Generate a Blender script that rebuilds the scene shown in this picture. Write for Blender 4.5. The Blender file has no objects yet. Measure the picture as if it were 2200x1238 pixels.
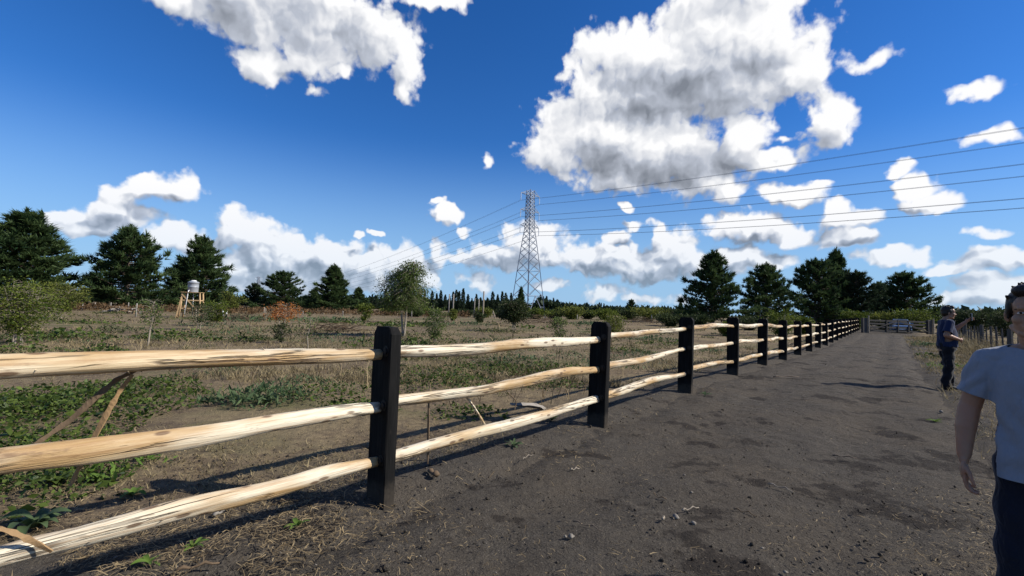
import bpy, bmesh, math, random
import numpy as np
from mathutils import Vector, Matrix, noise as mnoise

rng = np.random.default_rng(7)
random.seed(7)
scene = bpy.context.scene
COL = scene.collection
R = math.radians

# ------------------------------------------------------------------ camera
EYE = 1.5
FPX, CX, CY = 1000.0, 1100.0, 619.0          # layout units: 2200 x 1238
PITCH, ROLL = math.atan(48/1000), R(1.5)
cam_f = Vector((0, math.cos(PITCH), math.sin(PITCH)))
r0 = Vector((1, 0, 0)); u0 = Vector((0, -math.sin(PITCH), math.cos(PITCH)))
cam_r = math.cos(ROLL)*r0 + math.sin(ROLL)*u0
cam_u = -math.sin(ROLL)*r0 + math.cos(ROLL)*u0
cd = bpy.data.cameras.new('camera'); cam = bpy.data.objects.new('camera', cd); COL.objects.link(cam)
cd.sensor_width = 36.0; cd.lens = 36.0*FPX/2200.0
cd.clip_start = 0.05; cd.clip_end = 20000
m = Matrix((( cam_r.x, cam_u.x, -cam_f.x, 0), (cam_r.y, cam_u.y, -cam_f.y, 0), (cam_r.z, cam_u.z, -cam_f.z, EYE), (0, 0, 0, 1)))
cam.matrix_world = m
scene.camera = cam
scene.render.resolution_x, scene.render.resolution_y = 1024, 576

def ray(px, py):
    return (cam_f*FPX + cam_r*(px-CX) + cam_u*(CY-py)).normalized()
def at(px, py, depth):
    """world point seen at layout position px,py standing `depth` metres ahead (world Y)"""
    d = ray(px, py); k = depth/d.y
    return Vector((d.x*k, depth, EYE + d.z*k))
def xat(px, depth, py=690):
    return at(px, py, depth).x

# ------------------------------------------------------------------ sun, world, exposure
SUN_EL, SUN_AZ = R(35), R(96)                # azimuth clockwise from +Y
sun_dir = Vector((math.sin(SUN_AZ)*math.cos(SUN_EL), math.cos(SUN_AZ)*math.cos(SUN_EL), math.sin(SUN_EL)))
sd = bpy.data.lights.new('sun', 'SUN'); sd.energy = 5.0; sd.angle = R(0.53); sd.color = (1.0, 0.94, 0.84)
so = bpy.data.objects.new('sun', sd); COL.objects.link(so)
so.rotation_euler = sun_dir.to_track_quat('Z', 'Y').to_euler()
scene.view_settings.view_transform = 'Standard'; scene.view_settings.look = 'None'
scene.view_settings.exposure = 0.45; scene.view_settings.gamma = 1.0
scene.view_settings.use_curve_mapping = False
scene.cycles.max_bounces = 5; scene.cycles.diffuse_bounces = 2; scene.cycles.glossy_bounces = 2
scene.cycles.transmission_bounces = 3; scene.cycles.transparent_max_bounces = 6
scene.cycles.use_denoising = True
scene.cycles.caustics_reflective = False; scene.cycles.caustics_refractive = False

CLOUDS = [  # centre x,y and radii of each puff, layout units
 (1480,135,215,98),(1330,300,140,95),(1480,352,130,58),(640,30,230,100), (1310,112,72,62),(1400,125,115,80),(1530,62,110,105),(1640,85,110,112),(1705,155,95,62),(1570,180,175,72),(1400,205,130,80),(1262,205,64,95),(1560,-30,120,60),
 (1240,290,92,95),(1350,325,150,72),(1480,330,130,68),(1585,312,78,60),(1645,347,78,24),(1195,322,72,56),(1330,378,90,40),(1500,388,95,38),(1570,412,45,26),
 (400,-8,120,46),(550,45,110,75),(680,48,170,92),(570,140,62,50),(655,125,80,45),(800,70,110,70),(868,130,38,75),(740,158,28,20),(930,-6,95,26),(862,190,20,28),(676,192,20,12,0.5),
 (350,408,88,24),(398,402,32,32),(240,462,88,40),(160,468,48,24),(195,492,72,18),(262,432,46,30),(385,508,58,32),(450,535,50,30),
 (508,495,52,46),(560,512,55,50),(600,560,120,62),(500,580,80,50),(715,548,85,38),(792,562,55,28),(740,592,170,34),(862,572,40,48),(900,592,40,36),(640,605,150,40),
 (961,463,24,24),(945,432,13,9),(990,495,17,12),(940,540,22,32),(1000,556,36,16),(1150,522,75,42),(1060,552,75,32),(1180,556,55,26),(1028,604,32,20,0.5),
 (1290,552,95,42),(1380,572,120,36),(1452,538,58,50),(1418,502,24,26),(1470,566,50,36),(1318,508,36,15),(1352,483,30,10),(1346,448,15,9),(1182,611,34,12),
 (1310,628,40,14,0.5),(1385,640,85,10,0.5),(1560,482,55,26),(1625,492,75,34),(1695,508,60,20),(1592,552,55,34),(1652,568,60,20),(1712,417,75,24),(1762,400,32,12),
 (1792,460,40,28),(1850,467,55,22),(1832,507,66,24),(1930,366,28,18),(1962,408,42,32),(1992,443,70,22),(1784,262,56,60),(1664,274,18,12,0.5),(1692,300,22,9,0.5),
 (1860,133,54,20,0.5),(2100,197,54,15,0.5),(2140,291,64,14,0.5),(2112,503,42,10,0.5),(1905,547,85,20),(1965,550,55,16),(2130,558,90,28),(2040,576,55,14),(2150,612,100,32),(2090,642,100,16),(1476,14,20,28,0.5),(769,507,18,7),(811,502,16,8),(1046,340,12,18,0.5)]

def azel(px, py):
    d = ray(px, py)
    return math.atan2(d.x, d.y), math.asin(d.z)

class NT:
    """small helper round a node tree"""
    def __init__(self, tree): self.t = tree; self.N = tree.nodes; self.L = tree.links
    def nd(self, t, **kw):
        n = self.N.new(t)
        for k, v in kw.items(): setattr(n, k, v)
        return n
    def ln(self, a, b): self.L.new(a, b)
    def m(self, op, a, b=None, c=None, clamp=False):
        n = self.N.new('ShaderNodeMath'); n.operation = op; n.use_clamp = clamp
        for i, v in enumerate((a, b, c)):
            if v is None: continue
            if isinstance(v, (int, float)): n.inputs[i].default_value = v
            else: self.L.new(v, n.inputs[i])
        return n.outputs[0]
    def vadd(self, v, o):
        n = self.nd('ShaderNodeVectorMath', operation='ADD'); self.L.new(v, n.inputs[0])
        if isinstance(o, tuple): n.inputs[1].default_value = o
        else: self.L.new(o, n.inputs[1])
        return n.outputs[0]
    def remap(self, v, a, b, c=0.0, d=1.0, smooth=True):
        n = self.nd('ShaderNodeMapRange', interpolation_type='SMOOTHSTEP' if smooth else 'LINEAR'); self.L.new(v, n.inputs['Value'])
        for k, x in zip(('From Min', 'From Max', 'To Min', 'To Max'), (a, b, c, d)): n.inputs[k].default_value = x
        return n.outputs[0]
    def mix(self, f, a, b, blend='MIX'):
        n = self.nd('ShaderNodeMix', data_type='RGBA', blend_type=blend)
        for k, v in (('Factor', f), ('A', a), ('B', b)):
            if isinstance(v, (int, float)): n.inputs[k].default_value = v
            elif isinstance(v, tuple): n.inputs[k].default_value = v if len(v) == 4 else v+(1,)
            else: self.L.new(v, n.inputs[k])
        return n.outputs['Result']
    def noise(self, v, scale, detail=2.0, rough=0.5, dim='3D', color=False):
        n = self.nd('ShaderNodeTexNoise', noise_dimensions=dim); n.inputs['Scale'].default_value = scale
        n.inputs['Detail'].default_value = detail; n.inputs['Roughness'].default_value = rough
        if v is not None: self.L.new(v, n.inputs['Vector'])
        return n.outputs['Color' if color else 0]

# shaded undersides of the thick clouds
BELLIES = [(1480,190,185,52),(1400,225,110,34),(1420,372,160,34),(1520,338,95,40),(1300,345,60,45),(640,14,100,40),(480,30,70,36),(760,60,70,40),
 (660,592,190,26),(480,600,60,14),(1090,568,100,20),(1380,590,120,16),(1300,575,60,16),(235,478,90,14),(350,424,70,9),(1620,515,90,12),(1850,482,50,9),(1840,520,60,9),(1600,570,60,10),(1990,456,60,7),(1720,432,60,8),(2130,575,90,10)]

def build_world():
    w = bpy.data.worlds.new('World'); scene.world = w; w.use_nodes = True
    w.node_tree.nodes.clear(); W = NT(w.node_tree)
    tc = W.nd('ShaderNodeTexCoord'); sx = W.nd('ShaderNodeSeparateXYZ'); W.ln(tc.outputs['Generated'], sx.inputs[0])
    az = W.m('ARCTAN2', sx.outputs[0], sx.outputs[1]); el = W.m('ARCSINE', sx.outputs[2])
    sky = W.nd('ShaderNodeTexSky', sky_type='NISHITA'); sky.sun_disc = False
    sky.sun_elevation = SUN_EL; sky.sun_rotation = SUN_AZ; sky.altitude = 300
    sky.air_density = 1.0; sky.dust_density = 0.15; sky.ozone_density = 2.0
    hs = W.nd('ShaderNodeHueSaturation'); hs.inputs['Saturation'].default_value = SKY_SAT; hs.inputs['Value'].default_value = SKY_VAL
    W.ln(sky.outputs[0], hs.inputs['Color'])
    skycol = W.mix(W.remap(el, -0.02, 0.36, 0.92, 0.0), W.mix(1.0, hs.outputs[0], SKY_TINT, 'MULTIPLY'), SKY_LOW)
    def conv(lst):
        out = []
        for (px, py, rx, ry, *wt_) in lst:
            a0, e0 = azel(px, py)
            ra = (azel(px+rx, py)[0]-azel(px-rx, py)[0])/2; re = (azel(px, py-ry)[1]-azel(px, py+ry)[1])/2
            out.append((a0, e0, ra, re, wt_[0] if wt_ else 1.0))
        return out
    puffs, bell = conv(CLOUDS), conv(BELLIES)
    def branch(sub, dark, generic=False):
        """sky with the clouds of one sector of the compass, as a node group"""
        g = bpy.data.node_groups.new('cloud_sector', 'ShaderNodeTree')
        for nm, ty in (('az', 'NodeSocketFloat'), ('el', 'NodeSocketFloat'), ('sky', 'NodeSocketColor')): g.interface.new_socket(nm, in_out='INPUT', socket_type=ty)
        g.interface.new_socket('out', in_out='OUTPUT', socket_type='NodeSocketShader')
        G = NT(g); gi = G.nd('NodeGroupInput'); go = G.nd('NodeGroupOutput')
        q = G.nd('ShaderNodeCombineXYZ'); G.ln(gi.outputs[0], q.inputs[0]); G.ln(gi.outputs[1], q.inputs[1]); q = q.outputs[0]
        wv = G.nd('ShaderNodeVectorMath', operation='MULTIPLY_ADD'); G.ln(G.noise(q, 14, 3, 0.6, '2D', True), wv.inputs[0])
        wv.inputs[1].default_value = (0.052, 0.040, 0); wv.inputs[2].default_value = (-0.026, -0.020, 0)
        qw = G.vadd(q, wv.outputs[0])
        def field(v, lst, k=0.32):
            cur = None
            for (a0, e0, ra, re, wgt) in lst:
                vm = G.nd('ShaderNodeVectorMath', operation='MULTIPLY_ADD'); G.ln(v, vm.inputs[0])
                vm.inputs[1].default_value = (1/ra, 1/re, 0); vm.inputs[2].default_value = (-a0/ra, -e0/re, 0)
                ln = G.nd('ShaderNodeVectorMath', operation='LENGTH'); G.ln(vm.outputs[0], ln.inputs[0])
                dd = ln.outputs['Value']
                if wgt < 1: dd = G.m('MULTIPLY_ADD', dd, wgt, 1-wgt)
                cur = dd if cur is None else G.m('SMOOTH_MIN', cur, dd, k)
            if generic: cur = G.m('MULTIPLY_ADD', G.noise(v, 3.2, 1, 0.5, '2D'), -6.0, 5.05)
            return G.m('SUBTRACT', 1.0, cur)
        def puffy(v):
            o_ = None
            for sc_, am_, dt_ in ((12.0, 0.55, 0.0), (29.0, 0.46, 1.2)):
                vo = G.nd('ShaderNodeTexVoronoi', voronoi_dimensions='2D', feature='F1'); vo.inputs['Scale'].default_value = sc_
                vo.inputs['Detail'].default_value = dt_; vo.inputs['Roughness'].default_value = 0.55; vo.inputs['Lacunarity'].default_value = 2.3
                G.ln(v, vo.inputs['Vector'])
                o_ = G.m('MULTIPLY_ADD', vo.outputs['Distance'], -am_, am_*0.47 if o_ is None else G.m('ADD', o_, am_*0.47))
            return o_
        fn = G.noise(q, 30, 5, 0.52, '2D', True)
        fs = G.nd('ShaderNodeSeparateColor'); G.ln(fn, fs.inputs[0])
        fine = G.m('MULTIPLY_ADD', fs.outputs[0], 0.95, -0.47)
        wv2 = G.nd('ShaderNodeVectorMath', operation='MULTIPLY_ADD'); G.ln(fn, wv2.inputs[0]); wv2.inputs[1].default_value = (0.011, 0.011, 0); wv2.inputs[2].default_value = (-0.0055, -0.0055, 0)
        qp = G.vadd(qw, wv2.outputs[0])
        B0 = field(qp, sub); B1 = field(G.vadd(qp, (0.016, 0.034, 0)), sub)
        p0 = puffy(qp); p1 = puffy(G.vadd(qp, (0.010, 0.012, 0)))
        D0 = G.m('ADD', G.m('MULTIPLY_ADD', p0, 0.70, B0), fine)
        alpha = G.remap(D0, CL_A0, CL_A1)
        hi_ = G.remap(gi.outputs[1], 0.12, 0.32)     # overhead clouds are nearer: broader, smoother billows
        lit = G.m('MULTIPLY_ADD', G.m('SUBTRACT', B0, B1), 0.55, G.m('MULTIPLY_ADD', hi_, 0.075, 0.645))
        lit = G.m('MULTIPLY_ADD', G.m('SUBTRACT', p0, p1), G.m('MULTIPLY_ADD', hi_, -0.52, 0.92), lit)
        lit = G.m('MULTIPLY_ADD', fine, 0.05, lit)
        if dark:
            dk = G.m('MULTIPLY_ADD', fine, 0.45, G.m('MULTIPLY_ADD', p0, -0.45, field(qp, dark, 0.5)))
            lit = G.m('MULTIPLY_ADD', G.remap(dk, -0.55, 0.80), -0.38, lit)
        lit = G.m('MULTIPLY_ADD', G.remap(D0, 0.2, 1.0), -0.10, lit, True)
        ramp = G.nd('ShaderNodeValToRGB'); G.ln(lit, ramp.inputs[0])
        cr = ramp.color_ramp; cr.elements[0].position = 0.05; cr.elements[0].color = (0.22, 0.245, 0.29, 1)
        cr.elements[1].position = 0.84; cr.elements[1].color = (1, 1, 1, 1)
        e = cr.elements.new(0.45); e.color = (0.50, 0.54, 0.62, 1)
        cl = G.mix(1.0, ramp.outputs[0], (10.0, 10.0, 10.1, 1), 'MULTIPLY')
        am = G.m('MULTIPLY', alpha, G.remap(gi.outputs[1], 0.0, 0.2, 0.62, 1.0, False))
        bg = G.nd('ShaderNodeBackground'); bg.inputs['Strength'].default_value = 0.073
        G.ln(G.mix(am, gi.outputs[2], cl), bg.inputs['Color']); G.ln(bg.outputs[0], go.inputs[0])
        n = W.nd('ShaderNodeGroup'); n.node_tree = g
        for i, v in enumerate((az, el, skycol)): W.ln(v, n.inputs[i])
        return n.outputs[0]
    def choose(test, no, yes):
        ms = W.nd('ShaderNodeMixShader'); W.ln(test, ms.inputs[0]); W.ln(no, ms.inputs[1]); W.ln(yes, ms.inputs[2]); return ms.outputs[0]
    AZ0, AZ1, NTI = -0.86, 0.86, 12
    def sectors(k0, k1, e0_, e1_):
        """binary choice between neighbouring compass sectors"""
        if k1-k0 == 1:
            a, b = AZ0+(AZ1-AZ0)*k0/NTI, AZ0+(AZ1-AZ0)*k1/NTI
            pick = lambda lst: [p for p in lst if p[0]+p[2]*1.5 > a-0.05 and p[0]-p[2]*1.5 < b+0.05 and p[1]+p[3]*1.5 > e0_-0.04 and p[1]-p[3]*1.5 < e1_+0.075]
            return branch(pick(puffs) or [(3.0, -1.0, 0.1, 0.1, 1.0)], pick(bell))
        km = (k0+k1)//2
        return choose(W.m('GREATER_THAN', az, AZ0+(AZ1-AZ0)*km/NTI), sectors(k0, km, e0_, e1_), sectors(km, k1, e0_, e1_))
    rows = [sectors(0, NTI, *e) for e in ((-0.05, 0.14), (0.14, 0.30), (0.30, 0.64))]
    front = choose(W.m('GREATER_THAN', el, 0.14), rows[0], choose(W.m('GREATER_THAN', el, 0.30), rows[1], rows[2]))
    inside = W.m('MULTIPLY', W.m('LESS_THAN', W.m('ABSOLUTE', az), AZ1), W.m('LESS_THAN', el, 0.64))
    sh = choose(inside, branch([], [], True), front)
    bg = W.nd('ShaderNodeBackground'); bg.inputs['Strength'].default_value = 0.073; W.ln(skycol, bg.inputs['Color'])
    sh = choose(W.m('LESS_THAN', el, -0.015), sh, bg.outputs[0])
    ow = W.nd('ShaderNodeOutputWorld'); W.ln(sh, ow.inputs[0])
    w.cycles.sampling_method = 'MANUAL'; w.cycles.sample_map_resolution = 512
SKY_SAT, SKY_VAL, SKY_TINT = 1.32, 1.10, (0.60, 0.87, 1.24, 1)
SKY_LOW = (3.3, 5.5, 8.3, 1)
CL_A0, CL_A1 = -0.24, 0.22
build_world()

# ================================================================== helpers
def mk(name, V, F, mat=None, parent=None, smooth=False, tint=None, loc=None):
    """one mesh object; F is an (m,k) index array or a list of faces"""
    me = bpy.data.meshes.new(name)
    V = np.asarray(V, dtype=np.float32)
    if isinstance(F, np.ndarray):
        k = F.shape[1]; n = len(F)
        me.vertices.add(len(V)); me.vertices.foreach_set('co', V.ravel())
        me.loops.add(n*k); me.loops.foreach_set('vertex_index', F.astype(np.int32).ravel())
        me.polygons.add(n); me.polygons.foreach_set('loop_start', np.arange(0, n*k, k, dtype=np.int32))
        try: me.polygons.foreach_set('loop_total', np.full(n, k, dtype=np.int32))
        except Exception: pass
        me.update(calc_edges=True); me.validate()
    else:
        me.from_pydata([tuple(v) for v in V], [], [tuple(f) for f in F]); me.update()
    if tint is not None:
        a = me.attributes.new('tint', 'FLOAT', 'POINT'); a.data.foreach_set('value', np.asarray(tint, dtype=np.float32))
    if smooth: me.polygons.foreach_set('use_smooth', np.ones(len(me.polygons), dtype=bool))
    if mat: me.materials.append(mat)
    o = bpy.data.objects.new(name, me); COL.objects.link(o)
    if parent: o.parent = parent
    if loc is not None: o.location = loc
    return o
def thing(name, label, cat, loc=(0, 0, 0), rz=0.0, group=None):
    o = bpy.data.objects.new(name, None); COL.objects.link(o); o.empty_display_size = 0.2
    o.location = loc; o.rotation_euler = (0, 0, rz)
    return tag(o, label, cat, group)
def tag(o, label, cat, group=None):
    o['label'] = label; o['category'] = cat
    if group: o['group'] = group
    return o
def struct(o): o['kind'] = 'structure'; return o
def stuff(o, label, cat):
    o['kind'] = 'stuff'
    if label: o['label'] = label
    if cat: o['category'] = cat
    return o
def share(name, me, parent=None, loc=None, rot=None, scale=None):
    o = bpy.data.objects.new(name, me); COL.objects.link(o)
    if parent: o.parent = parent
    if loc is not None: o.location = loc
    if rot is not None: o.rotation_euler = rot
    if scale is not None: o.scale = scale
    return o
class MB:
    """collects shapes into one mesh"""
    def __init__(self): self.V = []; self.F = []
    def add(self, V, F):
        b = len(self.V); self.V += [tuple(v) for v in V]; self.F += [tuple(i+b for i in f) for f in F]; return self
    def box(self, c, s, M=None):
        x, y, z = s[0]/2, s[1]/2, s[2]/2
        V = [Vector((i*x, j*y, k*z)) for i in (-1, 1) for j in (-1, 1) for k in (-1, 1)]
        V = [(M @ v if M else v)+Vector(c) for v in V]
        return self.add(V, [(0, 1, 3, 2), (4, 6, 7, 5), (0, 4, 5, 1), (2, 3, 7, 6), (0, 2, 6, 4), (1, 5, 7, 3)])
    def bar(self, a, b, w, h=None):
        a, b = Vector(a), Vector(b); h = h or w; d = b-a; L = d.length
        q = d.to_track_quat('X', 'Z').to_matrix()
        return self.box((a+b)/2, (L, w, h), q)
    def tube(self, pts, rad, seg=8, cap=True):
        V, F = tube(pts, rad, seg, cap); return self.add(V, F)
    def build(self, name, mat, parent=None, smooth=False): return mk(name, self.V, self.F, mat, parent, smooth)
def tube(pts, rad, seg=8, cap=True, jitter=0.0, rs=None):
    pts = [Vector(p) for p in pts]; n = len(pts)
    if not hasattr(rad, '__len__'): rad = [rad]*n
    V, F = [], []; up = None
    for i, p in enumerate(pts):
        t = (pts[min(i+1, n-1)]-pts[max(i-1, 0)]).normalized()
        if up is None: up = Vector((0, 0, 1)) if abs(t.z) < 0.9 else Vector((1, 0, 0))
        s = t.cross(up)
        if s.length < 1e-6: s = t.orthogonal()
        s.normalize(); up = s.cross(t).normalized()
        for k in range(seg):
            a = 2*math.pi*k/seg; rr = rad[i]*(1+(rs.uniform(-jitter, jitter) if rs else 0))
            V.append(p+(s*math.cos(a)+up*math.sin(a))*rr)
    for i in range(n-1):
        for k in range(seg):
            a, b = i*seg+k, i*seg+(k+1) % seg
            F.append((a, b, b+seg, a+seg))
    if cap: F.append(tuple(range(seg-1, -1, -1))); F.append(tuple((n-1)*seg+k for k in range(seg)))
    return V, F
def hashn(ix, iy, seed):
    h = (ix.astype(np.int64)*374761393 + iy.astype(np.int64)*668265263 + seed*974711) & 0x7fffffff
    h = ((h ^ (h >> 13))*1274126177) & 0x7fffffff
    return ((h ^ (h >> 16)) & 0xffff)/65535.0
def vnoise(x, y, seed=0):
    x = np.asarray(x, float); y = np.asarray(y, float)
    ix, iy = np.floor(x), np.floor(y); fx, fy = x-ix, y-iy
    fx = fx*fx*(3-2*fx); fy = fy*fy*(3-2*fy)
    a, b = hashn(ix, iy, seed), hashn(ix+1, iy, seed); c, d = hashn(ix, iy+1, seed), hashn(ix+1, iy+1, seed)
    return (a*(1-fx)+b*fx)*(1-fy)+(c*(1-fx)+d*fx)*fy
def fbm(x, y, seed=0, oct=4):
    s, a, n = 0, 0.5, 0
    for o in range(oct):
        s = s+a*vnoise(x*2**o, y*2**o, seed+o*17); n += a; a *= 0.5
    return s/n

# ================================================================== materials
def new_mat(name):
    mt = bpy.data.materials.new(name); mt.use_nodes = True
    mt.node_tree.nodes.clear(); T = NT(mt.node_tree)
    out = T.nd('ShaderNodeOutputMaterial'); bs = T.nd('ShaderNodeBsdfPrincipled')
    bs.inputs['Roughness'].default_value = 0.8
    bs.inputs['Specular IOR Level'].default_value = 0.3
    T.ln(bs.outputs[0], out.inputs[0])
    return mt, T, bs, out
def bump(T, bs, h, strength, dist):
    b = T.nd('ShaderNodeBump'); b.inputs['Strength'].default_value = strength; b.inputs['Distance'].default_value = dist
    T.ln(h, b.inputs['Height']); T.ln(b.outputs[0], bs.inputs['Normal'])
def vscale(T, v, s):
    n = T.nd('ShaderNodeVectorMath', operation='MULTIPLY'); T.ln(v, n.inputs[0]); n.inputs[1].default_value = s; return n.outputs[0]
def coord(T, kind='Object'): return T.nd('ShaderNodeTexCoord').outputs[kind]
def worldpos(T): return T.nd('ShaderNodeNewGeometry').outputs['Position']
def plain(name, col, rough=0.7, metal=0.0, var=0.15, scale=8.0, spec=0.3, bmp=0.0):
    mt, T, bs, out = new_mat(name)
    n = T.noise(coord(T), scale, 4, 0.6)
    c0 = tuple(c*(1-var) for c in col); c1 = tuple(min(1, c*(1+var)) for c in col)
    T.ln(T.mix(n, c0, c1), bs.inputs['Base Color'])
    bs.inputs['Roughness'].default_value = rough; bs.inputs['Metallic'].default_value = metal
    bs.inputs['Specular IOR Level'].default_value = spec
    if bmp: bump(T, bs, T.noise(coord(T), scale*4, 4, 0.6), 0.6, bmp)
    return mt
def leafmat(name, c0, c1, trans=0.35, rough=0.55):
    mt, T, bs, out = new_mat(name)
    at_ = T.nd('ShaderNodeAttribute'); at_.attribute_name = 'tint'
    col = T.mix(at_.outputs['Fac'], c0, c1)
    T.ln(col, bs.inputs['Base Color']); bs.inputs['Roughness'].default_value = rough; bs.inputs['Specular IOR Level'].default_value = 0.12
    tr = T.nd('ShaderNodeBsdfTranslucent'); T.ln(col, tr.inputs['Color'])
    ms = T.nd('ShaderNodeMixShader'); ms.inputs[0].default_value = trans
    T.ln(bs.outputs[0], ms.inputs[1]); T.ln(tr.outputs[0], ms.inputs[2]); T.ln(ms.outputs[0], out.inputs[0])
    return mt
def wood_rail_mat():
    mt, T, bs, out = new_mat('peeled_eucalyptus')
    oi = T.nd('ShaderNodeObjectInfo')
    off = T.nd('ShaderNodeCombineXYZ'); T.ln(T.m('MULTIPLY', oi.outputs['Random'], 37.0), off.inputs[0]); T.ln(T.m('MULTIPLY', oi.outputs['Random'], 91.0), off.inputs[2])
    co = T.vadd(coord(T), off.outputs[0])
    grain = T.noise(vscale(T, co, (1.3, 60, 60)), 1.0, 5, 0.62)
    patch = T.noise(vscale(T, co, (1.7, 9, 9)), 1.0, 4, 0.6)
    fine = T.noise(vscale(T, co, (6, 130, 130)), 1.0, 3, 0.6)
    base = T.mix(T.remap(patch, 0.33, 0.60, 0, 0.9), (0.52, 0.405, 0.245), (0.37, 0.235, 0.10))
    base = T.mix(T.remap(T.noise(vscale(T, co, (0.9, 5, 5)), 1.0, 3, 0.5), 0.42, 0.58), base, (0.64, 0.57, 0.43))
    base = T.mix(T.remap(grain, 0.50, 0.68, 0, 0.58), base, (0.30, 0.17, 0.075))
    base = T.mix(T.remap(fine, 0.45, 0.75, 0, 0.4), base, (0.30, 0.18, 0.09))
    crack = T.remap(T.m('ABSOLUTE', T.m('SUBTRACT', T.noise(vscale(T, co, (0.75, 17, 17)), 1.0, 4, 0.5), 0.5)), 0.004, 0.030, 1.0, 0.0)
    cm = T.m('MULTIPLY', crack, T.remap(T.noise(vscale(T, co, (1.4, 6, 6)), 1.0, 2, 0.5), 0.44, 0.56))
    bark = T.remap(T.noise(vscale(T, co, (1.9, 8, 8)), 1.0, 5, 0.7), 0.60, 0.68)
    base = T.mix(T.m('MULTIPLY', bark, 0.75), base, (0.16, 0.095, 0.05))
    base = T.mix(T.m('MULTIPLY', cm, 0.75), base, (0.035, 0.02, 0.012))
    kn = T.nd('ShaderNodeTexVoronoi', feature='F1'); kn.inputs['Scale'].default_value = 1.0
    T.ln(vscale(T, co, (5.0, 15, 15)), kn.inputs['Vector'])
    knot = T.remap(kn.outputs['Distance'], 0.13, 0.24, 1.0, 0.0)
    base = T.mix(T.m('MULTIPLY', knot, 0.8), base, (0.10, 0.05, 0.025))
    T.ln(base, bs.inputs['Base Color']); bs.inputs['Roughness'].default_value = 0.55; bs.inputs['Specular IOR Level'].default_value = 0.35
    h = T.m('SUBTRACT', T.m('MULTIPLY_ADD', grain, 0.7, T.m('MULTIPLY', fine, 0.25)), T.m('MULTIPLY', cm, 1.2))
    bump(T, bs, h, 0.9, 0.010)
    return mt
def charred_mat():
    mt, T, bs, out = new_mat('black_stained_post_wood')
    co = coord(T)
    g = T.noise(vscale(T, co, (26, 26, 2.0)), 1.0, 5, 0.65)
    pc = T.mix(T.remap(g, 0.35, 0.8), (0.0035, 0.0035, 0.0035), (0.013, 0.0125, 0.012))
    sp = T.nd('ShaderNodeSeparateXYZ'); T.ln(co, sp.inputs[0])
    mud = T.m('MULTIPLY', T.remap(T.m('MULTIPLY_ADD', T.noise(co, 11, 4, 0.65), 0.30, sp.outputs[2]), 0.34, 0.16), 0.75)
    pc = T.mix(mud, pc, (0.055, 0.046, 0.036))
    wear = T.m('MULTIPLY', T.remap(T.noise(vscale(T, co, (18, 18, 5)), 1.0, 5, 0.7), 0.60, 0.74), 0.5)
    pc = T.mix(wear, pc, (0.040, 0.034, 0.028))
    T.ln(pc, bs.inputs['Base Color'])
    bs.inputs['Roughness'].default_value = 0.8; bs.inputs['Specular IOR Level'].default_value = 0.12
    bump(T, bs, g, 0.8, 0.008)
    return mt
def grey_earth(T, p):
    """loose grey volcanic sand: colour and height"""
    a = T.noise(p, 0.7, 5, 0.6); f = T.noise(p, 9.0, 6, 0.7); t = T.noise(p, 70.0, 4, 0.75); damp = T.noise(p, 1.15, 6, 0.68)
    c = T.mix(f, (0.036, 0.031, 0.025), (0.093, 0.081, 0.066))
    c = T.mix(T.remap(a, 0.40, 0.64, 0, 0.65), c, (0.076, 0.062, 0.046))
    c = T.mix(T.remap(t, 0.50, 0.72, 0, 0.60), c, (0.152, 0.134, 0.110))
    c = T.mix(T.remap(t, 0.46, 0.30, 0, 0.65), c, (0.024, 0.021, 0.018))
    c = T.mix(T.remap(damp, 0.55, 0.60, 0, 0.80), c, (0.026, 0.021, 0.017))
    vo = T.nd('ShaderNodeTexVoronoi', feature='F1'); vo.inputs['Scale'].default_value = 30.0; T.ln(p, vo.inputs['Vector'])
    chip = T.m('MULTIPLY', T.remap(vo.outputs['Distance'], 0.08, 0.15, 1.0, 0.0), T.remap(T.noise(p, 2.6, 2, 0.5), 0.50, 0.60))
    c = T.mix(T.m('MULTIPLY', chip, 0.6), c, (0.32, 0.27, 0.20))
    h = T.m('MULTIPLY_ADD', f, 0.9, T.m('MULTIPLY', t, 0.30))
    return c, h
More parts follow.
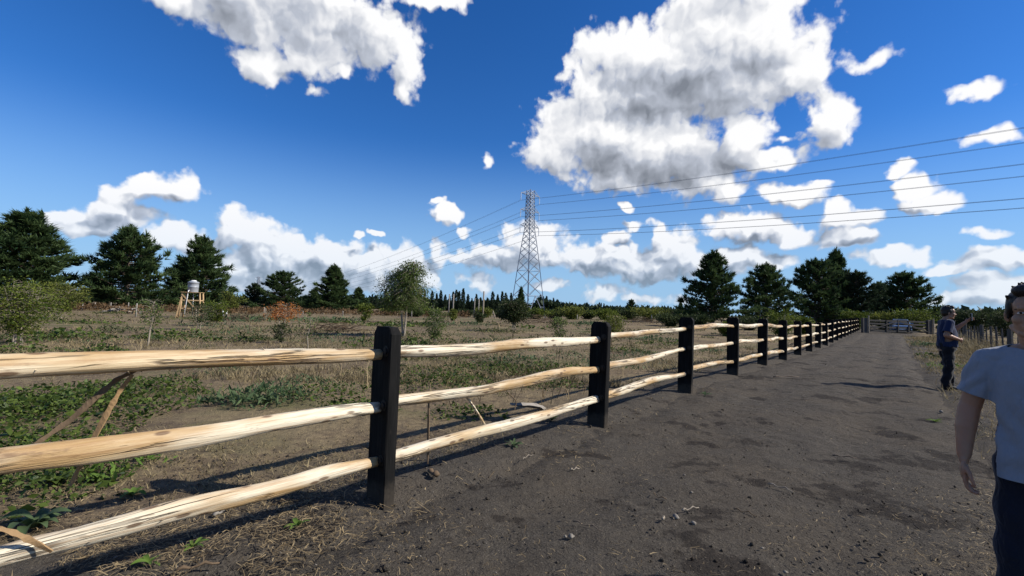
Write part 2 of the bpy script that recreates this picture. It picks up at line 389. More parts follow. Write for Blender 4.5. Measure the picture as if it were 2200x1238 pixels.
def field_mat():
    mt, T, bs, out = new_mat('dry_pasture_soil')
    p = worldpos(T)
    big = T.noise(p, 0.055, 4, 0.6); mid = T.noise(p, 0.42, 5, 0.62); fine = T.noise(p, 7.0, 6, 0.68); tiny = T.noise(p, 55.0, 4, 0.7)
    soil = T.mix(fine, (0.045, 0.033, 0.024), (0.125, 0.094, 0.066))
    straw = T.mix(tiny, (0.115, 0.086, 0.048), (0.37, 0.28, 0.165))
    c = T.mix(T.remap(T.m('MULTIPLY_ADD', fine, 0.5, T.m('MULTIPLY', mid, 0.6)), 0.42, 0.66, 0.10, 0.90), soil, straw)
    green = T.mix(tiny, (0.028, 0.042, 0.014), (0.085, 0.105, 0.036))
    swath = T.noise(vscale(T, p, (0.05, 0.16, 0.1)), 1.0, 4, 0.6)
    bare = T.remap(swath, 0.56, 0.66)
    c = T.mix(T.m('MULTIPLY', bare, 0.75), c, T.mix(fine, (0.060, 0.042, 0.030), (0.125, 0.090, 0.062)))
    gm = T.m('MULTIPLY', T.remap(T.m('MULTIPLY_ADD', fine, 0.25, T.m('MULTIPLY', mid, 0.75)), 0.44, 0.58), T.remap(swath, 0.50, 0.38, 0.15, 1.0))
    c = T.mix(T.m('MULTIPLY', gm, 0.85), c, green)
    dt = T.nd('ShaderNodeVectorMath', operation='DOT_PRODUCT'); T.ln(p, dt.inputs[0]); 
    # trampled grey earth on both sides of the track
    dt.inputs[1].default_value = (0.774, -0.633, 0)
    side = T.m('ADD', dt.outputs['Value'], 3.055)
    tr = T.m('MULTIPLY', T.remap(T.m('MULTIPLY_ADD', mid, 1.6, T.m('ADD', side, -0.8)), -1.5, -0.55), T.remap(side, 6.0, 4.2))
    grey, gh = grey_earth(T, p)
    c = T.mix(tr, c, grey)
    T.ln(c, bs.inputs['Base Color']); bs.inputs['Roughness'].default_value = 0.95; bs.inputs['Specular IOR Level'].default_value = 0.1
    bump(T, bs, T.m('MULTIPLY_ADD', fine, 0.8, T.m('MULTIPLY', tiny, 0.3)), 1.0, 0.05)
    return mt
def road_mat():
    mt, T, bs, out = new_mat('grey_volcanic_sand')
    c, h = grey_earth(T, worldpos(T))
    T.ln(c, bs.inputs['Base Color']); bs.inputs['Roughness'].default_value = 0.92; bs.inputs['Specular IOR Level'].default_value = 0.12
    bump(T, bs, h, 1.0, 0.055)
    return mt

M = {}
M['field'] = field_mat(); M['road'] = road_mat(); M['rail'] = wood_rail_mat(); M['post'] = charred_mat()
M['bark'] = plain('bark', (0.11, 0.085, 0.065), 0.9, var=0.4, scale=5, bmp=0.02)
M['pale_bark'] = plain('pale_bark', (0.26, 0.22, 0.17), 0.85, var=0.35, scale=9, bmp=0.01)
M['strip'] = plain('dry_bark_strip', (0.125, 0.085, 0.05), 0.85, var=0.7, scale=7, bmp=0.01)
M['grey_wood'] = plain('weathered_grey_wood', (0.22, 0.20, 0.175), 0.9, var=0.4, scale=6, bmp=0.01)
M['old_post'] = plain('old_grey_stake_wood', (0.070, 0.064, 0.058), 0.9, var=0.4, scale=6, bmp=0.01)
M['gate'] = plain('dark_gate_board', (0.030, 0.028, 0.027), 0.8, var=0.5, scale=4, bmp=0.01)
M['pine_wood'] = plain('fresh_pine_timber', (0.40, 0.27, 0.14), 0.7, var=0.3, scale=4)
M['steel'] = plain('galvanised_steel', (0.24, 0.275, 0.33), 0.5, metal=0.3, var=0.12, scale=1.0)
M['wire'] = plain('aluminium_cable', (0.11, 0.14, 0.19), 0.5, metal=0.2, var=0.1)
M['insul'] = plain('grey_insulator', (0.5, 0.55, 0.62), 0.3, var=0.1, spec=0.5)
M['bolt'] = plain('rusty_bolt', (0.012, 0.011, 0.010), 0.6, metal=0.3, var=0.3, scale=60)
M['tank'] = plain('grey_plastic_tank', (0.26, 0.28, 0.31), 0.45, var=0.06, scale=3, spec=0.4)
M['pvc'] = plain('white_pipe', (0.7, 0.7, 0.68), 0.4, var=0.05)
M['pine'] = leafmat('pine_needles', (0.014, 0.034, 0.014), (0.095, 0.140, 0.048), 0.3)
M['pine_far'] = leafmat('cypress_foliage', (0.014, 0.028, 0.016), (0.060, 0.085, 0.038), 0.25)
M['poplar'] = leafmat('poplar_foliage', (0.014, 0.026, 0.016), (0.040, 0.060, 0.028), 0.25)
M['shrub'] = leafmat('shrub_leaves', (0.030, 0.056, 0.008), (0.170, 0.200, 0.034), 0.35)
M['shrub_y'] = leafmat('yellow_green_leaves', (0.055, 0.080, 0.016), (0.190, 0.200, 0.045), 0.4)
M['shrub_d'] = leafmat('dark_shrub_leaves', (0.018, 0.030, 0.012), (0.065, 0.085, 0.030), 0.3)
M['willow'] = leafmat('grey_green_leaves', (0.036, 0.066, 0.016), (0.155, 0.200, 0.055), 0.4)
M['rust'] = leafmat('rust_leaves', (0.26, 0.085, 0.022), (0.50, 0.21, 0.06), 0.4)
M['heath'] = leafmat('brown_scrub', (0.060, 0.038, 0.020), (0.140, 0.085, 0.040), 0.2)
M['bramble'] = leafmat('bramble_leaves', (0.013, 0.031, 0.007), (0.110, 0.150, 0.032), 0.28, 0.45)
M['weed'] = leafmat('blue_green_weed', (0.035, 0.065, 0.028), (0.115, 0.160, 0.075), 0.3)
M['weed_b'] = leafmat('bright_weed', (0.06, 0.12, 0.02), (0.16, 0.24, 0.05), 0.35)
M['olive'] = leafmat('olive_field_weeds', (0.040, 0.048, 0.018), (0.145, 0.150, 0.060), 0.3, 0.7)
M['straw'] = leafmat('dry_straw', (0.075, 0.053, 0.030), (0.36, 0.275, 0.155), 0.2, 0.6)
M['tan_strip'] = plain('tan_bark_strip', (0.26, 0.165, 0.08), 0.8, var=0.6, scale=7, bmp=0.01)
M['drygrass'] = leafmat('dry_standing_grass', (0.11, 0.088, 0.048), (0.33, 0.265, 0.15), 0.3, 0.7)
M['stone'] = plain('pale_stone', (0.17, 0.15, 0.125), 0.8, var=0.3, scale=20)

# ================================================================== terrain
U2 = np.array([0.633, 0.774]); U2 /= np.linalg.norm(U2); R2 = np.array([U2[1], -U2[0]])
P1 = np.array([-0.97, 3.64]); STEP = np.array([2.148, 2.626])
POST_BASE = [(835,1090),(1268,920),(1459,840),(1567,800),(1632,783),(1677,770),(1708,761),(1735,757),(1755,751),(1770,746)]
ctrl = []
for i, (px, py) in enumerate(POST_BASE):
    d = P1[1]+STEP[1]*i; ctrl.append((px, py, d))
ctrl += [(1808,733,35.5),(1850,723,51),(1920,726,47),(2000,728,47),(2030,828,9.9),(1950,800,12),(2150,1238,2.7),(1500,1238,2.6),(600,1238,2.5),(60,1238,2.5),
         (270,668,62),(90,664,58),(430,668,70),(410,686,42),(610,735,18),(320,742,16),(620,668,80),(720,668,85),(860,722,24),(935,735,20),(1100,712,32),
         (1150,688,110),(1300,684,70),(1000,682,70),(1500,690,60),(1650,692,55),(1800,694,60),(2120,750,24),(2200,745,26),(700,715,27),(40,745,15.5)]
CP = []
for (px, py, d) in ctrl:
    p = at(px, py, d); CP.append((p.x, p.y, p.z))
CP = np.array(CP)
def H(x, y):
    x = np.asarray(x, float); y = np.asarray(y, float)
    num = np.zeros(np.broadcast(x, y).shape); den = np.full(num.shape, 0.12)
    for (cx, cy, cz) in CP:
        sg = 1.2+0.20*math.hypot(cx, cy)
        wgt = np.exp(-((x-cx)**2+(y-cy)**2)/(2*sg*sg)); num = num+wgt*cz; den = den+wgt
    return num/den
def st(x, y):
    dx, dy = np.asarray(x, float)-P1[0], np.asarray(y, float)-P1[1]
    return dx*R2[0]+dy*R2[1], dx*U2[0]+dy*U2[1]           # right of the fence line, along it
def sstep(a, b, x):
    t = np.clip((x-a)/(b-a), 0, 1); return t*t*(3-2*t)
def rough(x, y):
    r = np.hypot(x, y); fade = np.clip(1.6-r/45, 0, 1)
    return ((fbm(x*1.1, y*1.1, 3, 3)-0.5)*0.10+(fbm(x*5, y*5, 9, 3)-0.5)*0.035)*fade
def inside_road(x, y):
    s, t = st(x, y)
    return sstep(-0.15, 0.45, s)*(1-sstep(3.5, 4.1, s))*(1-sstep(53, 56, t))*sstep(-14, -13, t)
def gz(x, y):
    """ground height"""
    return H(x, y)+rough(x, y)*(1-0.6*inside_road(x, y))
def gpt(px, depth):
    x = xat(px, depth); return Vector((x, depth, float(gz(x, depth))))
def on_ground(px, py):
    """point where the line of sight meets the ground"""
    d = ray(px, py); k = -EYE/d.z if d.z < -1e-4 else 500
    for _ in range(25):
        z = float(gz(d.x*k, d.y*k)); k2 = (z-EYE)/d.z if d.z < -1e-4 else k
        k = k*0.4+k2*0.6
    return Vector((d.x*k, d.y*k, float(gz(d.x*k, d.y*k))))

def build_ground():
    ang = np.concatenate([np.linspace(R(-62), R(62), 300), np.linspace(R(62), R(298), 70)[1:-1]])
    rad = 0.5*(9000/0.5)**(np.linspace(0, 1, 270))
    A, Q = np.meshgrid(ang, rad)
    X, Y = Q*np.sin(A), Q*np.cos(A); Z = H(X, Y)+rough(X, Y)-0.09*inside_road(X, Y)
    na, nr = len(ang), len(rad)
    V = np.stack([X.ravel(), Y.ravel(), Z.ravel()], 1)
    i = np.arange(nr-1)[:, None]*na; k = np.arange(na)[None, :]; k2 = (k+1) % na
    F = np.stack([i+k, i+k2, i+na+k2, i+na+k], -1).reshape(-1, 4)[:, ::-1]
    o = mk('field_ground', V, F, M['field'], smooth=True); struct(o)
    # track
    tt = np.concatenate([np.arange(-13, -4, 0.3), np.arange(-4, 12, 0.065), np.arange(12, 30, 0.18), np.arange(30, 55, 0.5)])
    ss = np.linspace(-0.35, 4.2, 76)
    S, Tt = np.meshgrid(ss, tt)
    X = P1[0]+S*R2[0]+Tt*U2[0]; Y = P1[1]+S*R2[1]+Tt*U2[1]
    e = sstep(-0.1, 0.55, S+0.9*(fbm(X*1.3, Y*1.3, 40, 4)-0.5))*(1-sstep(3.35, 3.95, S+0.9*(fbm(X*0.8, Y*0.8, 41, 3)-0.5)))
    rut = -0.034*(np.exp(-((S-1.15)/0.28)**2)+np.exp(-((S-2.75)/0.3)**2))
    Z = H(X, Y)+rough(X, Y)*0.4+(fbm(X*7, Y*7, 5, 4)-0.5)*0.045+(fbm(X*2.2, Y*2.2, 6, 3)-0.5)*0.04+rut-0.085*(1-e)
    V = np.stack([X.ravel(), Y.ravel(), Z.ravel()], 1)
    ns, n2 = len(ss), len(tt)
    i = np.arange(n2-1)[:, None]*ns; k = np.arange(ns-1)[None, :]
    F = np.stack([i+k, i+k+1, i+ns+k+1, i+ns+k], -1).reshape(-1, 4)
    struct(mk('dirt_track', V, F, M['road'], smooth=True))
build_ground()

# ================================================================== fence
def fence_pt(px, py):
    """line of sight meets the fence's upright plane: distance along the fence, height"""
    d = ray(px, py); n = Vector((R2[0], R2[1], 0)); o = Vector((P1[0], P1[1], 0))-Vector((0, 0, EYE))
    k = (o.x*n.x+o.y*n.y)/(d.x*n.x+d.y*n.y)
    x, y = d.x*k, d.y*k
    return (x-P1[0])*U2[0]+(y-P1[1])*U2[1], EYE+d.z*k, math.hypot(x, y)*1.0/max(1e-6, 1), d.y*k
STEPL = float(np.linalg.norm(STEP)); NPOST = 20
FPOS = {}
fence = thing('post_and_rail_fence', 'long fence of black posts and three peeled eucalyptus rails along the dirt track', 'fence', (P1[0], P1[1], float(gz(*P1))))
F0 = Vector(fence.location)
def post_mesh(seed, h):
    rs = random.Random(seed); w, t = 0.265, 0.092; ch = 0.05; V = []; F = []
    zs = [-0.35, 0.0, 0.35*h, 0.7*h, h-ch]
    ring = []
    for z in zs:
        c = 0.006
        j = lambda: rs.uniform(-0.004, 0.004)
        pts = [(-w/2+c+j(), -t/2+j()), (w/2-c+j(), -t/2+j()), (w/2+j(), -t/2+c), (w/2+j(), t/2-c), (w/2-c+j(), t/2+j()), (-w/2+c+j(), t/2+j()), (-w/2+j(), t/2-c), (-w/2+j(), -t/2+c)]
        ring.append([len(V)+i for i in range(8)]); V += [(x, y, z) for x, y in pts]
    # chamfered head: both upper corners of the wide face are cut
    zt = h; hw = w/2-ch*0.85
    top = [(-hw, -t/2+0.006), (hw, -t/2+0.006), (hw+0.004, -t/2+0.012), (hw+0.004, t/2-0.012), (hw, t/2-0.006), (-hw, t/2-0.006), (-hw-0.004, t/2-0.012), (-hw-0.004, -t/2+0.012)]
    ring.append([len(V)+i for i in range(8)]); V += [(x, y, zt+rs.uniform(-0.006, 0.006)) for x, y in top]
    for a, b in zip(ring[:-1], ring[1:]):
        for i in range(8): F.append((a[i], a[(i+1) % 8], b[(i+1) % 8], b[i]))
    F.append(tuple(ring[-1]))
    return V, F
fang = math.atan2(R2[1], R2[0])
POST_TOP = [703, 692, 682, 682, 685, 688, 690, 692, 693, 694]
posts = []
bm_bolt = MB(); 
for k in range(6):
    a0, a1 = k*math.pi/3, (k+1)*math.pi/3
bolt_V, bolt_F = tube([(0, 0, 0), (0, -0.012, 0)], 0.026, 6)
wash_V, wash_F = tube([(0, 0, 0), (0, -0.004, 0)], 0.042, 10)
bolt_me = None
PB = [(-1, None)]
for i in range(-2, NPOST):
    b = P1+STEP*i; z = float(gz(b[0], b[1]))
    FPOS[i] = (b, z)
    if i < -1: continue
    h = 1.42+0.02*math.sin(i*2.1)
    if 0 <= i < len(POST_TOP):
        px = POST_BASE[i][0]; zt = at(px+8, POST_TOP[i], b[1]).z; h = min(1.55, max(1.3, zt-z))
    V, F = post_mesh(i+50, h)
    o = mk('post', V, F, M['post'], fence); o.location = Vector((b[0], b[1], z))-F0
    lean = R([0.9, 1.6, 0.9, 0.3, 0.4][i]) if 0 <= i < 5 else R(random.uniform(-1, 1))
    o.rotation_euler = (0.0, lean, fang+R(random.uniform(-3, 3)+(-7 if i == 0 else 0)))
    posts.append((i, o, h))
RAIL_CTRL = {  # measured centre lines: x, y, thickness in layout units
 (-1,0): [(-500,812,76),(0,792,50),(300,780,43),(560,766,35),(700,763,31),(815,762,21)],
 (-1,1): [(-500,1085,80),(0,995,49),(191,973,51),(378,942,46),(575,909,34),(720,890,30),(812,877,21)],
 (-1,2): [(-500,1345,80),(0,1199,43),(208,1149,41),(391,1097,41),(600,1045,34),(700,1014,32),(806,994,20)],
 (0,0): [(858,757,25),(1020,749,24),(1160,738,21),(1270,730,15)],
 (0,1): [(858,862,23),(940,851,23),(1040,836,22),(1160,812,21),(1220,800,18),(1266,796,14)],
 (0,2): [(856,980,25),(1035,928,22),(1160,893,20),(1258,865,15)],
 (1,0): [(1296,721,14),(1380,716,12),(1458,708,9)],
 (1,1): [(1292,790,16),(1375,774,15),(1453,755,9)],
 (1,2): [(1286,856,16),(1330,842,18),(1375,826,16),(1410,817,13),(1452,807,9)],
 (2,0): [(1478,706,11),(1530,699,10.5),(1568,701,7)],
 (2,1): [(1476,752,10),(1520,744,9.5),(1565,739,7)],
 (2,2): [(1473,796,12),(1515,784,10),(1562,778,7)]}
def rail_mesh(path, rads, seed, seg):
    rs = random.Random(seed)
    n = len(path); V = []; F = []
    ph = [rs.uniform(0, 6.28) for _ in range(8)]
    knots = [(rs.uniform(0.05, 0.95), rs.uniform(0, 6.28), rs.uniform(0.08, 0.20)) for _ in range(rs.randint(3, 6))]
    fac = [rs.uniform(0, 6.28) for _ in range(5)]
    for i in range(n):
        t = i/(n-1); L = path[i]
        for k in range(seg):
            a = 2*math.pi*k/seg
            r = rads[i]*(1+0.06*math.sin(2*a+ph[0]+1.5*t)+0.045*math.sin(3*a+ph[1]+5*t)+0.03*math.sin(5*a+ph[2]-7*t)+0.035*math.sin(11*t+ph[3])+0.02*math.sin(31*t+ph[4]+a)+rs.uniform(-0.018, 0.018))
            r *= 0.90+0.13*min(1/max(0.2, math.cos(min(abs((a-f0+0.5*math.sin(4*t+f0)+math.pi) % (2*math.pi)-math.pi) for f0 in fac))), 1.25)
            for (kt, ka, kh) in knots:
                dd = ((t-kt)*28)**2+(math.sin((a-ka)/2)*4.2)**2
                if dd < 6: r += rads[i]*kh*math.exp(-dd*1.6)
            V.append((L[0], L[1]+math.cos(a)*r, L[2]+math.sin(a)*r))
    for i in range(n-1):
        for k in range(seg):
            a, b = i*seg+k, i*seg+(k+1) % seg
            F.append((a, b, b+seg, a+seg))
    F.append(tuple(range(seg-1, -1, -1))); F.append(tuple((n-1)*seg+k for k in range(seg)))
    if seg >= 12:      # torn fibres and twig stubs
        for _ in range(rs.randint(9, 16)):
            j = rs.randint(3, n-4); a = rs.uniform(0, 6.28); c = Vector(path[j]); d = Vector((0, math.cos(a), math.sin(a))); p = c+d*rads[j]*0.85
            t = Vector((rs.choice((-1, 1))*rs.uniform(0.2, 1.4), math.cos(a), math.sin(a))).normalized(); L = rads[j]*rs.uniform(0.35, 1.0); w = rads[j]*rs.uniform(0.08, 0.2); s_ = t.orthogonal().normalized(); u_ = t.cross(s_)
            b = len(V); V += [p+s_*w, p-s_*w*0.5+u_*w*0.8, p-s_*w*0.5-u_*w*0.8, p+t*L]; F += [(b, b+1, b+3), (b+1, b+2, b+3), (b+2, b, b+3)]
    return V, F
def add_rail(i, lv, ts, zs, ws, rad, near):
    """ts along fence, zs heights, ws sideways"""
    n, seg = (70, 18) if near == 2 else ((36, 12) if near == 1 else (14, 8))
    tt = np.linspace(ts[0], ts[-1], n)
    zz = np.interp(tt, ts, zs); rr = np.interp(tt, ts, rad)
    for _ in range(3 if near else 1):
        zz[1:-1] = (zz[:-2]+zz[1:-1]*2+zz[2:])/4; rr[1:-1] = (rr[:-2]+rr[1:-1]*2+rr[2:])/4
    ws2 = np.interp(tt, np.linspace(ts[0], ts[-1], len(ws)), ws)
    rs = random.Random(i*7+lv); w = np.sin(np.linspace(0, math.pi*rs.choice([2.5, 3.2, 4.1]), n)+rs.uniform(0, 3))*0.009
    t0 = tt[0]; V, F = rail_mesh([(tt[j]-t0, ws2[j], zz[j]-zz[0]+w[j]) for j in range(n)], rr, i*31+lv*7+5, seg)
    o = mk('rail', V, F, M['rail'], fence, smooth=True)
    o.location = Vector((P1[0]+U2[0]*t0, P1[1]+U2[1]*t0, zz[0]))-F0
    o.rotation_euler = (0, 0, math.atan2(U2[1], U2[0]))
    return o
rail_info = {}
for i in range(-2, NPOST-1):
    z0, z1 = FPOS[i][1], FPOS[i+1][1]; t0, t1 = STEPL*i, STEPL*(i+1)
    for lv in range(3):
        rs = random.Random(i*13+lv*5+2)
        if (i, lv) in RAIL_CTRL:
            ts, zs, rad = [], [], []
            for (px, py, th) in RAIL_CTRL[(i, lv)]:
                t, z, _, dep = fence_pt(px, py); ts.append(t); zs.append(z); rad.append(th*dep/FPX/2*0.95)
            if i >= 0:
                sl = (zs[1]-zs[0])/(ts[1]-ts[0]); zs.insert(0, zs[0]+sl*(t0-ts[0])); ts.insert(0, t0); rad.insert(0, rad[0])
            else: ts[0] = t0
            sl = (zs[-1]-zs[-2])/(ts[-1]-ts[-2]); zs.append(zs[-1]+sl*(t1-0.02-ts[-1])); ts.append(max(t1-0.02, ts[-1]+0.005)); rad.append(rad[-1])
            add_rail(i, lv, ts, zs, [rs.uniform(-0.02, 0.02) for _ in range(4)], rad, 2 if i < 1 else 1)
            rail_info[(i, lv)] = (ts, zs, rad)
        else:
            hh = (1.17, 0.735, 0.30)[lv]; m_ = [rs.uniform(-0.035, 0.035) for _ in range(3)]
            ts = [t0-0.02, t0+STEPL*0.33, t0+STEPL*0.67, t1+0.0]
            zs = [z0+hh+rs.uniform(-0.02, 0.02), z0*0.67+z1*0.33+hh+m_[0], z0*0.33+z1*0.67+hh+m_[1], z1+hh+rs.uniform(-0.02, 0.02)]
            r = rs.uniform(0.042, 0.055)
            add_rail(i, lv, ts, zs, [rs.uniform(-0.025, 0.025) for _ in range(4)], [r*0.9, r*1.05, r, r*0.8], 1 if i < 6 else 0)
# bolts and nails on the posts' wide faces, beside each rail end
bolt_mesh = None
for (i, o, h) in posts:
    if not (0 <= i < 7): continue
    for lv in range(3):
        if (i-1, lv) in rail_info: zr = rail_info[(i-1, lv)][1][-1]
        else: zr = FPOS[i][1]+(1.17, 0.735, 0.30)[lv]
        if bolt_mesh is None:
            b = MB(); b.add(wash_V, wash_F); b.add([(x, y-0.004, z) for x, y, z in bolt_V], bolt_F)
            bo = b.build('bolt', M['bolt'], o); bolt_mesh = bo.data
        else: bo = share('bolt', bolt_mesh, o)
        bo.location = (0.075, -0.047, zr-FPOS[i][1]+0.035)

# ================================================================== vegetation builders
def cards(C, D, Ln, Wd, rs, fold=0.25):
    """diamond leaves: base C, direction D, length Ln, width Wd -> V,F"""
    n = len(C)
    S = rs.normal(size=(n, 3)); S -= D*np.sum(S*D, 1)[:, None]; S /= np.linalg.norm(S, axis=1)[:, None]+1e-9
    Nn = np.cross(D, S)
    mid = C+D*(Ln*0.5)[:, None]
    V = np.stack([C, mid+S*(Wd*0.5)[:, None]+Nn*(Wd*fold)[:, None], C+D*Ln[:, None], mid-S*(Wd*0.5)[:, None]+Nn*(Wd*fold)[:, None]], 1).reshape(-1, 3)
    b = np.arange(n)[:, None]*4
    F = np.concatenate([b+np.array([0, 1, 2]), b+np.array([0, 2, 3])], 0)
    return V, F
def needles(C, D, Ln, Wd, k, spread, rs):
    n = len(C)
    C = np.repeat(C, k, 0); D = np.repeat(D, k, 0)+rs.normal(size=(n*k, 3))*spread
    D /= np.linalg.norm(D, axis=1)[:, None]
    S = rs.normal(size=(n*k, 3)); S -= D*np.sum(S*D, 1)[:, None]; S /= np.linalg.norm(S, axis=1)[:, None]
    Ln = np.repeat(Ln, k)*rs.uniform(0.7, 1.2, n*k)
    V = np.stack([C+S*Wd, C-S*Wd, C+D*Ln[:, None]], 1).reshape(-1, 3)
    return V, np.arange(n*k*3).reshape(-1, 3)
def unit(A): return A/(np.linalg.norm(A, axis=1)[:, None]+1e-9)
def merge(parts):
    V, F, o = [], [], 0
    for v, f in parts:
        V.append(np.asarray(v, float)); F.append(np.asarray(f)+o); o += len(v)
    return np.vstack(V), np.vstack(F)
def quads_to_tris(F):
    out = []
    for f in F:
        for k in range(1, len(f)-1): out.append((f[0], f[k], f[k+1]))
    return np.array(out)
def pine_variant(seed, h=1.0, r=0.5, nb=95, taper=0.72, leaders=4, dens=1.0, low=0.05):
    """unit-height conifer: wide irregular limbs that turn up at the tips, tufted needles"""
    rs = np.random.default_rng(seed); C, D, TN, TIPK = [], [], [], []
    limbs = []
    for i in range(nb):
        t = (i+rs.uniform(0, 1))/nb; t = t**0.92
        zb = h*(low+(0.95-low)*t); ph = i*2.39996+rs.uniform(-0.5, 0.5)
        lob = 1+0.22*math.sin(ph*2+seed)+0.14*math.sin(ph*3+seed*2+t*7)
        Lb = (r*(1-t)**taper*rs.uniform(0.62, 1.12)+0.022)*lob
        rad = np.array([math.cos(ph), math.sin(ph), 0]); lat = np.array([-math.sin(ph), math.cos(ph), 0])
        rise = rs.uniform(0.10, 0.35)*(0.2+0.8*min(1, t*3))
        n = int((9+34*Lb/r)*dens)
        s = rs.uniform(0.12, 1, n)**0.62
        la = rs.normal(size=n)*0.17*Lb*(1.25-s)+rs.normal(size=n)*0.012
        z = zb+Lb*(-0.10*s+rise*1.3*s*s)+rs.normal(size=n)*0.010
        c = rad*(Lb*s)[:, None]+lat*la[:, None]; c[:, 2] = z
        d = unit(rad*0.75+lat*np.sign(la)[:, None]*0.35*(1.1-s)[:, None]+np.array([0, 0, 0.75])*(0.45+s)[:, None]+rs.normal(size=(n, 3))*0.28)
        C.append(c); D.append(d); TN.append(np.clip(rs.normal(0.42, 0.16)+rs.normal(size=n)*0.13+0.15*(s-0.6), 0, 1)); TIPK.append(0.85+0.55*(s > 0.86))
        limbs.append(tube([(0, 0, zb), tuple(rad*Lb*0.5+np.array([0, 0, zb+Lb*(-0.05+rise*0.32)])), tuple(rad*Lb*0.95+np.array([0, 0, zb+Lb*(-0.1+rise*1.17)]))], [0.008, 0.005, 0.002], 4, False))
    for k in range(leaders):
        a = rs.uniform(0, 6.28); q = rs.uniform(0.0, 0.10) if k else 0; zt = h*(1.0-rs.uniform(0.0, 0.10) if k else 1.0); zb = zt-h*0.13
        n = 16; s = np.linspace(0, 1, n)
        c = np.stack([math.cos(a)*q*(0.6+0.4*s), math.sin(a)*q*(0.6+0.4*s), zb+(zt-zb)*s], 1); C.append(c)
        D.append(unit(np.array([0, 0, 1.0])+rs.normal(size=(n, 3))*0.35)); TN.append(rs.uniform(0.3, 0.6, n)); TIPK.append(np.full(n, 1.0))
    C, D, TN = np.vstack(C), np.vstack(D), np.concatenate(TN)
    k = 9; Ln = np.full(len(C), 0.046)*np.concatenate(TIPK)*(0.75+0.5*rs.uniform(size=len(C)))
    V, F = needles(C, D, Ln, 0.0062, k, 0.42, rs)
    tv, tf = tube([(0, 0, -0.03), (0.004, 0, h*0.3), (0, 0.005, h*0.65), (0, 0, h*0.97)], [0.030, 0.021, 0.012, 0.003], 8)
    mb = MB(); mb.add(tv, tf)
    for v, f in limbs: mb.add(v, f)
    return (V, F, np.repeat(TN, k*3)), (mb.V, mb.F)
def broadleaf(seed, h, w, nclu, per, leaf, stems=4, base=0.25, upright=0.5, leafw=0.45, crown_pow=1.0, droop=0.0, bare=0.0):
    """stems fan out from the base; leaf clusters follow the twig ends"""
    rs = np.random.default_rng(seed); C, D, TN = [], [], []; mb = MB()
    ends = []
    for i in range(stems):
        a = i*6.283/stems+rs.uniform(-0.6, 0.6); lean = rs.uniform(0.15, 0.55)*w*0.5*(0.4 if stems == 1 else 1)
        top = np.array([math.cos(a)*lean, math.sin(a)*lean, h*rs.uniform(0.72, 0.95)])
        p = [np.array([math.cos(a)*0.02*stems, math.sin(a)*0.02*stems, -0.05]), top*np.array([0.25, 0.25, 0.35])+rs.normal(size=3)*0.02*h, top*np.array([0.6, 0.6, 0.68])+rs.normal(size=3)*0.03*h, top]
        rr = 0.012*h*(1.2 if stems < 3 else 0.8); mb.tube([tuple(q) for q in p], [rr, rr*0.8, rr*0.5, rr*0.15], 6)
        ends.append(p)
    for k in range(nclu):
        p = ends[rs.integers(len(ends))]; f = rs.uniform(base, 1.0)
        seg = f*3; j = min(2, int(seg)); q = p[j]*(1-(seg-j))+p[j+1]*(seg-j)
        zf = q[2]/h; prof = max(0.12, math.sin(math.pi*min(1, max(0.04, (zf-base*0.4)/(1.05-base*0.4)))**crown_pow))
        a = rs.uniform(0, 6.283); rad = w*0.5*prof*math.sqrt(rs.uniform(0.1, 1))
        e = np.array([q[0]*0.5+math.cos(a)*rad, q[1]*0.5+math.sin(a)*rad, q[2]+rad*(upright-0.2)*0.6-droop*rad])
        e[2] = max(e[2], 0.03*h)
        mb.tube([tuple(q), tuple((q+e)/2+np.array([0, 0, 0.03*h])), tuple(e)], [0.0030*h, 0.002*h, 0.0008*h], 3, False)
        if rs.uniform() < bare: continue
        n = max(3, int(per*rs.uniform(0.5, 1.4))); u = rs.uniform(0.25, 1.12, n)
        c = q+(e-q)*u[:, None]+rs.normal(size=(n, 3))*np.array([1, 1, 0.8])*w*0.050
        c[:, 2] = np.maximum(c[:, 2], 0.02)
        out = (e-q)/(np.linalg.norm(e-q)+1e-6)
        d = unit(out*0.6+rs.normal(size=(n, 3))*0.75+np.array([0, 0, upright-droop*1.2]))
        C.append(c); D.append(d); TN.append(np.clip(rs.normal(0.45, 0.2)+rs.normal(size=n)*0.15, 0, 1))
    C, D, TN = np.vstack(C), np.vstack(D), np.concatenate(TN)
    Ln = leaf*rs.uniform(0.6, 1.3, len(C)); V, F = cards(C, D, Ln, Ln*leafw, rs)
    return (V, F, np.repeat(TN, 4)), (mb.V, mb.F)
def plant(name, label, cat, loc, fol, wood, fmat, wmat, scale=1.0, rz=0.0, group=None, cname='crown', tname='trunk'):
    t = thing(name, label, cat, loc, rz, group)
    me = {}
    for nm, dat, mt in ((tname, wood, wmat), (cname, fol, fmat)):
        if isinstance(dat, bpy.types.Mesh): o = share(nm, dat, t)
        elif len(dat) == 3: o = mk(nm, dat[0], dat[1], mt, t, tint=dat[2])
        else: o = mk(nm, dat[0], dat[1], mt, t)
        o.scale = (scale,)*3 if not hasattr(scale, '__len__') else scale
        me[nm] = o.data
    return t, me

